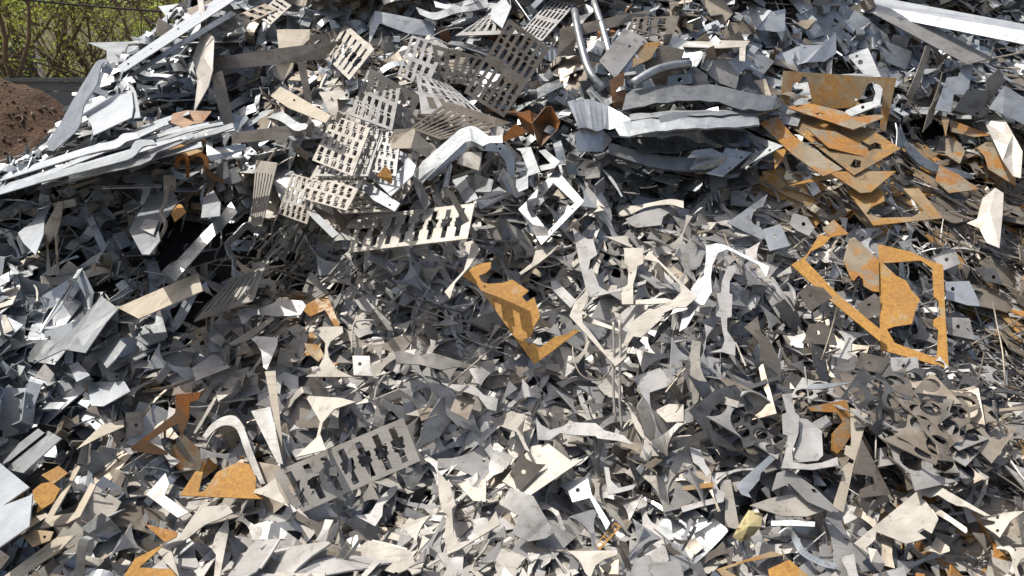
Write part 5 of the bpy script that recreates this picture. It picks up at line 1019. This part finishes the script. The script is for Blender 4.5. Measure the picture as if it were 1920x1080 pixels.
for lab, pth, rr in (('thin shiny rod leaning over the sliver bank', '1745,620 1775,780 1800,900 1815,1100', .0035), ('straight rod crossing the hollow below the stained frame', '870,650 830,800 780,950', .004), ('slanting rod across the upper tabs', '230,230 280,350 340,440', .0035), ('short rod crossing below the pale tab', '690,262 620,320', .004), ('long wire reaching from the shard bank to the sliver bank', '1920,700 1780,780 1620,860', .003)):
    TUBE('wire_rod', lab, 'wire', 'steel_brown', 'T21', pth, rr, frac=.5, k=2)
P('tall_plate', 'tall tan notched plate standing over the ring lattice', 'metal plate', 'cream', 'T22', '943,133 1047,160 960,470 905,722 843,690 900,512 868,502 932,440 960,450 965,430 910,395 918,345 950,350', n='s', frac=.75, lift=.01, lm='tall tan notched plate')
P('sheet_offcut', 'grey-green plate behind the U-shaped spindle', 'metal sheet', 'steel', 'T22', '648,190 700,198 782,262 790,400 762,430 650,440 618,400 660,282', n='s', frac=.7)
P('sheet_offcut', 'brownish plate with a notched edge behind the tall tan plate', 'metal sheet', 'rust_patch', 'T22', '700,130 920,88 962,200 950,282 910,350 870,392 838,372 840,282 902,212 870,160 720,152', n='k', frac=.7)
P('spindle_offcut', 'grey U-shaped spindle frame with a rounded mouth', 'metal offcut', 'steel', 'T22', '560,58 612,50 632,160 656,180 650,282 615,380 622,440 700,452 782,442 870,410 877,457 732,482 555,472 582,370 592,290 565,282 560,170 586,160', n='s', frac=.78, lift=.01, lm='grey U-shaped spindle frame')
P('sheet_offcut', 'brown triangular sheet beyond the tall tan plate', 'metal sheet', 'steel_brown', 'T22', '1010,310 1172,620 990,642 1000,592 1082,560 1070,520 960,502', n='k', frac=.75)
P('sheet_offcut', 'blue-grey sheet corner with slots below the U-shaped frame', 'metal sheet', 'galv_dull', 'T22', '490,400 522,420 440,500 432,540 370,612 387,640 332,622 298,570', n='s', frac=.75)
P('sheet_offcut', 'broad grey sheet with one slot below the U-shaped frame', 'metal sheet', 'steel', 'T22', '530,500 600,478 740,580 850,682 840,722 700,660 600,560 500,602', n='s', holes=['720,590 745,590 758,612 735,610'], frac=.75, lm='broad one-slot sheet')
P('sheet_offcut', 'pale stained sheet under the broad grey sheet', 'metal sheet', 'steel_pale', 'T22', '378,682 500,640 620,618 790,690 800,710 700,745 560,742', n='t', frac=.75)
FOLD('stony_lump', 'mottled yellowish mossy lump wedged between sheets', 'lump', 'moss', 'T22', '280,860 330,770,.03 372,708,.02 452,730,.02 440,802,.03 400,850 330,892 370,800,.05', [(0, 1, 7), (1, 2, 7), (2, 3, 7), (3, 4, 7), (4, 5, 7), (5, 6, 7), (6, 0, 7)], n='s', frac=.7, lm='mottled mossy lump')
P('t_piece', 'small white T-shaped piece beside the mossy lump', 'metal piece', 'galv', 'T22', '497,740 512,770 600,765 745,775 742,802 600,795 498,797', n='b', frac=.6)
P('large_plate', 'large pale notched plate near the bottom corner with a long arm', 'metal plate', 'steel_pale', 'D', '5,792 675,240 1207,548 1160,552 990,470 910,460 830,420 745,365 680,387 612,365 598,395 635,420 750,575 690,707 612,660 562,690 642,747 460,797 355,750 200,690 195,760 110,835 160,905', n='b', frac=.78, lm='large pale notched plate')
P('perforated_piece', 'white branching web with two punched holes in the corner', 'metal offcut', 'steel_pale', 'D', '1110,570 1270,535 1420,512 1505,508 1380,600 1290,742 1250,708 1150,640 1240,625 1250,600', n='b', holes=[(1270,565,15), (1270,680,15)], frac=.7, lm='white branching web')
BAND('ring_arc', 'large white ring arc at the bottom corner', 'metal ring', 'steel_pale', 'D', '1250,835 1360,860 1400,950 1370,1040 1300,1100', '1285,815 1400,830 1450,940 1420,1050 1340,1110', n='b', frac=.7)
P('perforated_piece', 'white disc-edge web with punched hole at the frame edge', 'metal offcut', 'steel_pale', 'D', '1395,870 1430,830 1560,822 1560,900 1480,930 1440,1000 1470,1090 1430,1090 1400,980', n='b', holes=[(1423,852,14)], frac=.7)
P('rounded_strip', 'pale round-ended strip lying on the pale notched plate', 'metal strip', 'steel_pale', 'T22', '660,-0 661,0 662,1', n='b', loops=[pts('D', '655,450 695,445 860,560 1000,655 1005,690 990,705 860,610 690,510')], frac=.6)
P('rusty_plate', 'bright orange rust plate at the bottom beneath slivers', 'rusty plate', 'rust_bright', 'T22', '480,1042 600,988 720,1090 490,1090', n='s', frac=.75, lm='bottom orange rust plate')
P('rusty_plate', 'thin red-brown rust strip arching at the bottom', 'rusty plate', 'rust', 'T22', '190,1042 500,940 570,962 350,1002 240,1042 320,1090 230,1090', n='s', frac=.7)
P('rusty_plate', 'dark orange rust strip above the arching strip', 'rusty plate', 'rust', 'T22', '0,575 90,560 175,555 172,580 90,590 0,600', n='s', frac=.6)
BAND('bent_strap', 'dull bent strap sweeping along the bottom beneath the T-piece', 'metal strap', 'galv', 'T22', '545,840,.02 590,812,.03 640,850,.02 690,930,.01 780,985 870,1010', '570,860 600,850 625,900 665,960 770,1020 860,1042', n='s', frac=.6)
P('tall_strap', 'tall cream strap with notched side next to the mossy lump', 'metal strap', 'steel_pale', 'T22', '205,538 270,538 318,800 300,815 238,800 240,660 215,620', n='s', frac=.7)
FOLD('crumpled_foil', 'silver crumpled foil scrap near the pale notched plate', 'crumpled sheet', 'foil', 'T22', '1040,920 1092,930,.03 1140,1010,.02 1112,1062 1060,1002,.04', [(0, 1, 4), (1, 2, 4), (2, 3, 4)], n='s', frac=.6)
P('spindle_offcut', 'grey spindle with notched edge running down beside the dark pocket', 'metal offcut', 'steel', 'T22', '38,350 100,368 130,452 150,480 202,592 237,612 230,662 100,690 0,722 -10,690 120,655 182,640 150,540 92,462 60,440', n='s', frac=.75, lm='notched grey spindle')
P('punched_tab', 'pale tilted tab with one hole above the ring lattice', 'metal tab', 'cream', 'T22', '1248,62 1312,8 1367,150 1310,222 1290,180', n='k', holes=[(1305,103,13)], frac=.6, lift=.01)
P('punched_tab', 'grey tab with one hole and a tall thin leg over the ring lattice', 'metal tab', 'steel', 'T22', '1100,362 1200,340 1195,300 1160,160 1178,150 1215,300 1252,440 1100,467', n='s', holes=[(1160,397,13)], frac=.65, lift=.01)
P('sheet_offcut', 'dull white sheet lying flat at the upper end of the ring lattice', 'metal sheet', 'galv', 'T22', '690,30 720,0 965,-10 800,25', n='t', frac=.6)
TUBE('wire_rod', 'long thin wire hanging from the pale tilted tab', 'wire', 'steel_pale', 'T22', '1105,60 1090,250 1085,420', .003, k=2, frac=.5)
P('sheet_offcut', 'cream sheet with saw-tooth edge above the bottom corner', 'metal sheet', 'cream', 'D', '660,860 730,735 845,825 850,860 760,890 720,870', n='b', frac=.6)


for px, py in rand_px(2300): deposit(px, py, 66, .03, mask_max=.04)
for px, py in TOPPX(3500): deposit(px, py, 66, .03, mask_max=.04)
LARGE = True
for px, py in rand_px(3200): deposit(px, py, 70, .034, mask_max=.04)
for _ in range(1500): deposit(rng.uniform(330, 1480), rng.uniform(430, 1100), 70, .034, mask_max=.05, force=random.choice(('spindle_offcut', 'spindle_offcut', 'rim_offcut', 'web_offcut', 'corner_offcut')))
for _ in range(110): deposit(rng.normal(1290, 120), rng.normal(175, 60), 64, .03, mask_max=.75, force=random.choice(('folded_bracket', 'channel_piece', 'sheet_offcut', 'folded_bracket')))
for _ in range(700): deposit(rng.uniform(1480, 1790), rng.uniform(730, 900), 50, .008, mask_max=.2, force='ring_lattice')
for _ in range(90): deposit(rng.normal(1395, 40), rng.normal(830, 40), 58, .02, mask_max=.10, force='ring_lattice')
# ------------------------------------------------------------------ what shows: keep the pieces that show largest as things, the rest of each kind as one mass
ZB = np.full((540, 960), 1e9); IDB = np.full((540, 960), -1)
HS = np.concatenate(HSAMP)
allS = [HS] + [p['S'] for p in PIECES]; owner = np.concatenate([np.full(len(s), k - 1) for k, s in enumerate(allS)])
HV = {}
X, Y, Zd = project(np.concatenate(allS)); xi, yi = (X / 2).astype(int), (Y / 2).astype(int); ok = (xi >= 0) & (xi < 960) & (yi >= 0) & (yi < 540) & (Zd > .3)
xi, yi, zz, ow = xi[ok], yi[ok], Zd[ok], owner[ok]; order = np.argsort(-zz); IDB[yi[order], xi[order]] = ow[order]
cnt = np.bincount(IDB[IDB >= 0].ravel(), minlength=len(PIECES))
hero_kind = {}
for o in HEROES: k_ = o.name.split('.')[0]; hero_kind[k_] = hero_kind.get(k_, 0) + 1
ADJ = dict(steel='grey', steel_pale='pale', steel_brown='brownish', steel_dark='dark', galv='silvery', galv_dull='dull zinc-grey', galv_dark='dark zinc-grey', galv_bright='bright silvery', rust='orange-rusted', rust_patch='rust-patched', rust_dark='dark rusted', cream='cream')
LMX = np.array([l[:2] for l in LANDMARKS])
def relation(px, py):
    d = (LMX[:, 0] - px) ** 2 + ((LMX[:, 1] - py) * 1.2) ** 2; i = int(np.argmin(d)); dy = py - LMX[i, 1]; dx = px - LMX[i, 0]
    far = math.hypot(dx, dy)
    if far < 26: r = 'against'
    elif abs(dy) > abs(dx): r = ('just above' if dy < 0 else 'just below') if far < 75 else ('above' if dy < 0 else 'below')
    else: r = 'close beside' if far < 75 else 'beside'
    return r, 'the ' + LANDMARKS[i][2]
def pose(n):
    s = abs(n @ np.array([0, 0, 1.0])); f = abs(n @ np.array([0, -1.0, 0]))
    return 'lying flat' if s > .86 else 'leaning' if s > .5 else 'on edge'
rest = {}; things = {}
for k in KINDS:
    ids = [i for i, p in enumerate(PIECES) if p['kind'] == k]; ids.sort(key=lambda i: -cnt[i])
    lim = 296 - hero_kind.get(k, 0); lim = max(lim, 150)
    things[k] = [i for i in ids[:lim] if cnt[i] >= 5]; tset = set(things[k]); rest[k] = [i for i in ids if i not in tset]
NTH = 0
for k, ids in things.items():
    _g, _p, _n, _t, phrase, cat, plural = KINDS[k]
    for i in ids:
        p = PIECES[i]; me = VAR[k][p['vi']][0]
        o = bpy.data.objects.new(k, me); COL.objects.link(o)
        Mx = np.eye(4); Mx[:3, :3] = p['R']; Mx[:3, 3] = p['t']; o.matrix_world = Mx.T.tolist() if False else [list(r) for r in Mx]
        o.material_slots[0].link = 'OBJECT'; o.material_slots[0].material = MATS[p['mat']]
        px, py, _ = project(p['t'][None]); r, lm = relation(px[0], py[0])
        adj = ADJ[p['mat']]; ph = phrase
        if k == 'rusty_plate': adj = 'orange-brown' if p['mat'] == 'rust' else 'rust-patched'; ph = 'sheet offcut'
        for wd in ('steel ', 'metal '):
            if adj.endswith(('silvery', 'zinc-grey')): ph = ph.replace(wd, '')
        lab = '%s %s %s %s %s' % (adj, ph, pose(p['n']), r, lm)
        if len(lab.split()) > 16: lab = '%s %s %s %s' % (adj, ph, r, lm)
        o['label'] = lab; o['category'] = cat; o['group'] = '%s around %s' % (plural, lm); NTH += 1
REST_NAME = dict(spindle_offcut='loose_spindle_offcuts', web_offcut='loose_web_offcuts', punched_tab='loose_punched_tabs', metal_shard='loose_metal_shards', sheet_offcut='loose_sheet_offcuts', corner_offcut='loose_corner_offcuts', slotted_plate='buried_slotted_plates', ring_lattice='loose_ring_lattices', rusty_plate='buried_rusty_plates', metal_sliver='loose_metal_slivers', wire_rod='loose_wire_rods', metal_strap='buried_metal_straps', folded_bracket='buried_folded_brackets', channel_piece='buried_channel_pieces', crumpled_sheet='buried_crumpled_sheets')
# the buried remainder of every kind reads as one mass of scrap
Vs, loops, tots, mi = [], [], [], []; base = 0; mnames = sorted({p['mat'] for p in PIECES})
for k, ids in rest.items():
    pre = []
    for (me, V, Fc, S) in VAR[k]:
        pre.append((V, np.concatenate([np.array(f) for f in Fc]), np.array([len(f) for f in Fc])))
    for i in ids:
        p = PIECES[i]; V, lp, tt = pre[p['vi']]
        Vs.append(V @ p['R'].T + p['t']); loops.append(lp + base); tots.append(tt); mi.append(np.full(len(tt), mnames.index(p['mat']))); base += len(V)
tot = np.concatenate(tots); st_ = np.concatenate([[0], np.cumsum(tot)[:-1]])
o = link('scrap_debris', mesh('scrap_debris', np.concatenate(Vs), (np.concatenate(loops), st_, tot), mnames, mi=np.concatenate(mi)))
tag(o, 'mass of small mixed steel offcuts filling the heap between the larger pieces', 'scrap metal', kind='stuff')
hv = np.array(HOWN); nh = [len(s) for s in HSAMP]; ho_ = np.repeat(hv, nh); m_ = ok[:len(ho_)]; hz = Zd[:len(ho_)]
ZF = np.full((540, 960), 1e9); np.minimum.at(ZF, (yi, xi), zz); vis = np.zeros(len(ho_), bool); vis[m_] = hz[m_] < ZF[(Y[:len(ho_)][m_] / 2).astype(int), (X[:len(ho_)][m_] / 2).astype(int)] + .02
bad = [(HEROES[k]['label'] if 'label' in HEROES[k] else HEROES[k].name, round(float(vis[ho_ == k].sum() / max(1, m_[ho_ == k].sum())), 2)) for k in range(len(HEROES)) if m_[ho_ == k].sum() and vis[ho_ == k].sum() < .6 * m_[ho_ == k].sum()]
print('HIDDEN', bad)
print('pieces', len(PIECES), 'things', NTH, 'heroes', len(HEROES), {k: (len(things[k]), len(rest[k])) for k in KINDS})

# ------------------------------------------------------------------ ground, soil mound
def grid(name, x0, x1, y0, y1, nx, ny, fz, mat):
    xs, ys = np.meshgrid(np.linspace(x0, x1, nx), np.linspace(y0, y1, ny), indexing='ij'); z = fz(xs, ys)
    V = np.stack([xs, ys, z], -1).reshape(-1, 3); ii = np.arange(nx * ny).reshape(nx, ny)
    fc = np.stack([ii[:-1, :-1], ii[1:, :-1], ii[1:, 1:], ii[:-1, 1:]], -1).reshape(-1, 4)
    return link(name, mesh(name, V, (fc.ravel(), np.arange(len(fc)) * 4, np.full(len(fc), 4)), mat, smooth=True))
tag(grid('ground', -150, 150, -150, 150, 4, 4, lambda x, y: x * 0 - .03, 'ground_soil'), kind='structure')
from mathutils import noise as mnoise
_f = np.vectorize(lambda x, y, s: mnoise.fractal(Vector((x * s, y * s, 1.7)), .9, 2.1, 6))
def fbm(x, y, s): return _f(x, y, s)
RY = 7.2
rx = np.array([at(px, py, RY) for px, py in ((-260, 140), (-120, 134), (-30, 140), (30, 151), (60, 164), (90, 182), (120, 203), (160, 240), (220, 300), (300, 420))])
rx = np.concatenate([[[-8, RY, .4], [-6.6, RY, 1.2]], rx, [[rx[-1][0] + .8, RY, 0]]])
def mound_z(x, y):
    h = np.interp(x, rx[:, 0], rx[:, 2]); d = np.where(y < RY, (RY - y) * .62, (y - RY) * .8)
    z = h - d * np.clip(d / .3, 0, 1) + .07 * fbm(x, y, 2.2) + .014 * fbm(x + 3, y, 11.0)
    return np.maximum(z, -.1)
soil = grid('soil_mound', -8, -1.5, 4.2, 9.2, 240, 200, mound_z, 'soil'); tag(soil, kind='structure')
# clods and pebbles on the mound, and a few roots
Vs, Fs = [], []; base = 0
for _ in range(1500):
    x = U(-5.4, -2.2); y = U(4.9, 7.2); r = U(.004, .018) if random.random() < .95 else U(.02, .045); z = float(mound_z(np.array(x), np.array(y)))
    a = [(r * math.sin(t) * math.cos(q) * U(.7, 1.25), r * math.sin(t) * math.sin(q) * U(.7, 1.25), r * .8 * math.cos(t)) for t in (.6, 1.4, 2.3) for q in np.arange(6) * 1.0472]
    Vs += [(x + p[0], y + p[1], z + p[2] + r * .3) for p in a]
    for j in range(2):
        for i in range(6): Fs.append((base + j * 6 + i, base + (j + 1) * 6 + i, base + (j + 1) * 6 + (i + 1) % 6, base + j * 6 + (i + 1) % 6))
    Fs += [tuple(base + i for i in range(6)), tuple(base + 12 + 5 - i for i in range(6))]; base += 18
MI = [m_ for _ in range(1500) for m_ in [0 if U(0, 1) < .94 else 1] * 14]
tag(link('soil_clods', mesh('soil_clods', Vs, Fs, ['soil', 'pebble_stone'], mi=MI)), 'loose clods and pebbles strewn on the brown soil mound', 'soil clods', kind='stuff')
for (px, py), pl in (((28, 225), [(0, 0), (22, -8), (40, -4)]), ((40, 235), [(0, 0), (8, -14), (2, -26)]), ((60, 215), [(0, 0), (3, 16)])):
    P_ = []
    for dx, dy in pl:
        d = ray(np.array(px + dx * .5), np.array(py + dy * .5)); tt = np.linspace(4.5, 9, 400); Q_ = CAM + d * tt[:, None]; hit = np.argmax(Q_[:, 2] < mound_z(Q_[:, 0], Q_[:, 1])); P_.append(Q_[hit] + (0, 0, .02))
    W_, Fc = tube(P_, .008, 6); c = W_.mean(0)
    tag(link('root_stick', mesh('root_stick', W_ - c, Fc, 'bark', smooth=True), c), {22: 'long pale root lying on the soil mound', 8: 'bent root crossing the long root on the soil mound', 3: 'short straight twig lying on the soil mound'}[pl[1][0]], 'stick')

# ------------------------------------------------------------------ fence, house
def box(x0, x1, y0, y1, z0, z1):
    V = [(x, y, z) for x in (x0, x1) for y in (y0, y1) for z in (z0, z1)]
    return V, [(0, 1, 3, 2), (4, 6, 7, 5), (0, 4, 5, 1), (2, 3, 7, 6), (0, 2, 6, 4), (1, 5, 7, 3)]
def boxes(L):
    V, F_ = [], []
    for b in L:
        v, f = box(*b); n = len(V); V += v; F_ += [tuple(i + n for i in q) for q in f]
    return V, F_
FY = 9.6; ft = at(100, 146, FY)[2]
fence = bpy.data.objects.new('board_fence', None); COL.objects.link(fence); fence.location = (-5, FY, 0)
tag(fence, 'weathered grey-green board fence behind the soil mound', 'fence')
link('board_panel', mesh('board_panel', *boxes([(-9, 6, 0, .02, .02 + i * .2, .212 + i * .2) for i in range(int((ft - .1) / .2))] + [(-9, 6, 0, .02, .02 + int((ft - .1) / .2) * .2, ft - .045)]), 'fence_paint'), parent=fence)
link('cap_rail', mesh('cap_rail', *boxes([(-9, 6, -.05, .07, ft - .04, ft)]), 'fence_paint'), parent=fence)
for x in np.arange(-8.5, 6, 2.4): link('fence_post', mesh('fence_post', *boxes([(x, x + .09, .025, .115, 0, ft - .045)]), 'fence_paint'), parent=fence)
HY = 15.0
house = bpy.data.objects.new('siding_house', None); COL.objects.link(house); house.location = (-8.5, HY, 0)
tag(house, 'house with pale yellow board siding behind the bare shrubs', 'house')
link('wall', mesh('wall', *boxes([(-6, 3.4, 0.012 + .004 * (i % 2), 4, i * .14, i * .14 + .138) for i in range(20)] + [(-6.0, 3.4, .03, 3.98, -.1, 2.8)]), 'siding'), parent=house)
link('corner_trim', mesh('corner_trim', *boxes([(3.4, 3.5, -.02, 4.02, 0, 2.8)]), 'white_paint'), parent=house)
rv = [(-6.4, -.4, 2.8), (3.9, -.4, 2.8), (3.9, 2, 4.1), (-6.4, 2, 4.1), (-6.4, 4.4, 2.8), (3.9, 4.4, 2.8)]
W_, Fc = solid(rv, [(0, 1, 2, 3), (3, 2, 5, 4)], .12); link('roof', mesh('roof', W_, Fc, 'roof_felt'), parent=house)
wf = link('window', mesh('window', *boxes([(-1.3, -.1, -.03, .01, 2.02, 2.1), (-1.3, -.1, -.03, .01, .95, 1.03), (-1.3, -1.22, -.03, .01, 1.03, 2.02), (-.18, -.1, -.03, .01, 1.03, 2.02)]), 'white_paint'), parent=house)
link('pane', mesh('pane', *boxes([(-1.22, -.18, -.012, .008, 1.03, 2.02)]), 'window_glass'), parent=wf)

# ------------------------------------------------------------------ shrubs and trees
def tree(name, x, y, h, stems, lean, label, leaf, nleaf, lsize, spread, seed, group, r0=.06, depth=4):
    rs = random.Random(seed); V, F_ = [], []; tips = []
    def add(Pp, rr):
        v, f = tube(Pp, rr, 7 if rr[0] > .02 else 5, cap=False); n = sum(len(q) for q in V); V.append(v); F_.extend([tuple(i + n for i in q) for q in f])
    def grow(p, d, L, r, lev):
        n = 6; Pp = [np.array(p)]; dd = np.array(d, float)
        for i in range(n):
            dd = dd + np.array([rs.gauss(0, .13), rs.gauss(0, .13), rs.gauss(0.04, .1)]); dd /= np.linalg.norm(dd); Pp.append(Pp[-1] + dd * L / n)
        add(Pp, np.linspace(r, r * .55, n + 1))
        if lev >= 2: tips.extend((q, r) for q in Pp[1:])
        if lev == depth: return
        for _ in range(rs.choice((2, 3, 3)) if lev else 3):
            i = rs.randint(2, n); a = np.array([rs.gauss(0, 1), rs.gauss(0, 1), rs.gauss(.35, .5)]); nd = dd * .75 + a * spread; nd /= np.linalg.norm(nd)
            grow(Pp[i], nd, L * rs.uniform(.55, .8), r * .52, lev + 1)
    for s in range(stems):
        a = 2 * math.pi * s / stems + rs.uniform(-.5, .5); d = np.array([math.cos(a) * .38 + lean, math.sin(a) * .3, 1.0]); d /= np.linalg.norm(d)
        grow((x + .14 * math.cos(a), y + .12 * math.sin(a), -.05), d, h * rs.uniform(.4, .55), r0 * rs.uniform(.7, 1.15), 0)
    root = bpy.data.objects.new(name, None); COL.objects.link(root); root.location = (x, y, 0); tag(root, label, 'tree', group)
    A = np.concatenate(V) - (x, y, 0); t = link('trunk', mesh('trunk', A, F_, 'bark', smooth=True), parent=root)
    LV = []; tp = [q for q, _ in tips]
    for _ in range(nleaf):
        c = tp[rs.randrange(len(tp))] + np.array([rs.gauss(0, .09), rs.gauss(0, .09), rs.gauss(0, .08)]); s = lsize * rs.uniform(.5, 1.3)
        a = np.array([rs.gauss(0, 1), rs.gauss(0, 1), rs.gauss(0, .6)]); a /= np.linalg.norm(a); b = np.cross(a, (rs.gauss(0, 1), rs.gauss(0, 1), rs.gauss(0, 1))); b /= np.linalg.norm(b) + 1e-9
        LV += [c - a * s, c + b * s * .42 - a * s * .1, c + a * s, c - b * s * .42]
    LV = np.array(LV) - (x, y, 0); n = len(LV) // 4
    link('crown', mesh('crown', LV, (np.arange(4 * n), np.arange(n) * 4, np.full(n, 4)), leaf), parent=root)
TG = 'leafing multi-stemmed shrubs behind the heap'
for i, (px, Y_, h, st, ln_, lab, dp) in enumerate(((-70, 10.4, 4.2, 3, .25, 'bare-stemmed shrub at the far end of the fence, leaning inwards', 3), (118, 10.9, 4.6, 5, -.62, 'many-stemmed shrub with long arching limbs over the mound', 4), (150, 10.4, 4.8, 4, -.28, 'shrub with dark upright stems behind the fence cap', 4), (205, 10.6, 4.6, 5, .02, 'slender shrub nearest the sharp sheet tip', 4), (275, 11.0, 4.4, 5, .05, 'twiggy shrub behind the skyline of the heap', 4))):
    c = at(px, 150, Y_); tree('leafing_shrub', c[0], Y_, h, st, ln_, lab, 'leaf_fresh', 3600 if dp == 4 else 1200, .032, .6, 20 + i, TG, r0=.05, depth=dp)
TG2 = 'green trees beyond the house'
for i, (px, Y_, h) in enumerate(((-60, 21, 7.5), (60, 19.5, 7), (150, 18.5, 7), (225, 18, 6.5), (300, 19, 7), (380, 20, 7.5), (470, 21, 7.5))):
    c = at(px, 100, Y_); tree('green_tree', c[0], Y_, h, 4, 0, ('dense green tree standing behind the yellow house, %s' % ('farthest along the fence', 'over its roof', 'beside its corner trim')[i]) if i < 3 else 'dense green tree beyond the fence, %s' % ('between the twiggy shrubs', 'behind the skyline of the heap', 'hidden by the heap, wide-crowned', 'hidden by the heap, tallest')[i - 3], 'leaf_far', 4200, .12, .8, 60 + i, TG2, r0=.11)
cv = [at(60, -12, 9.0), at(200, 2, 8.8), at(335, 12, 8.6)]; a_, b_ = at(-300, -40, 9.3), at(900, 45, 8.2)
P_ = [a_ * (1 - t) + b_ * t + np.array([0, 0, -.1 * math.sin(math.pi * t)]) for t in np.linspace(0, 1, 24)]
W_, Fc = tube(P_, .011, 6); tag(link('overhead_cable', mesh('overhead_cable', W_, Fc, 'cable_rubber', smooth=True)), 'black overhead cable strung across in front of the trees', 'cable')
for m_ in [v for k in VAR for v in VAR[k]]:
    if m_[0].users == 0: bpy.data.meshes.remove(m_[0])
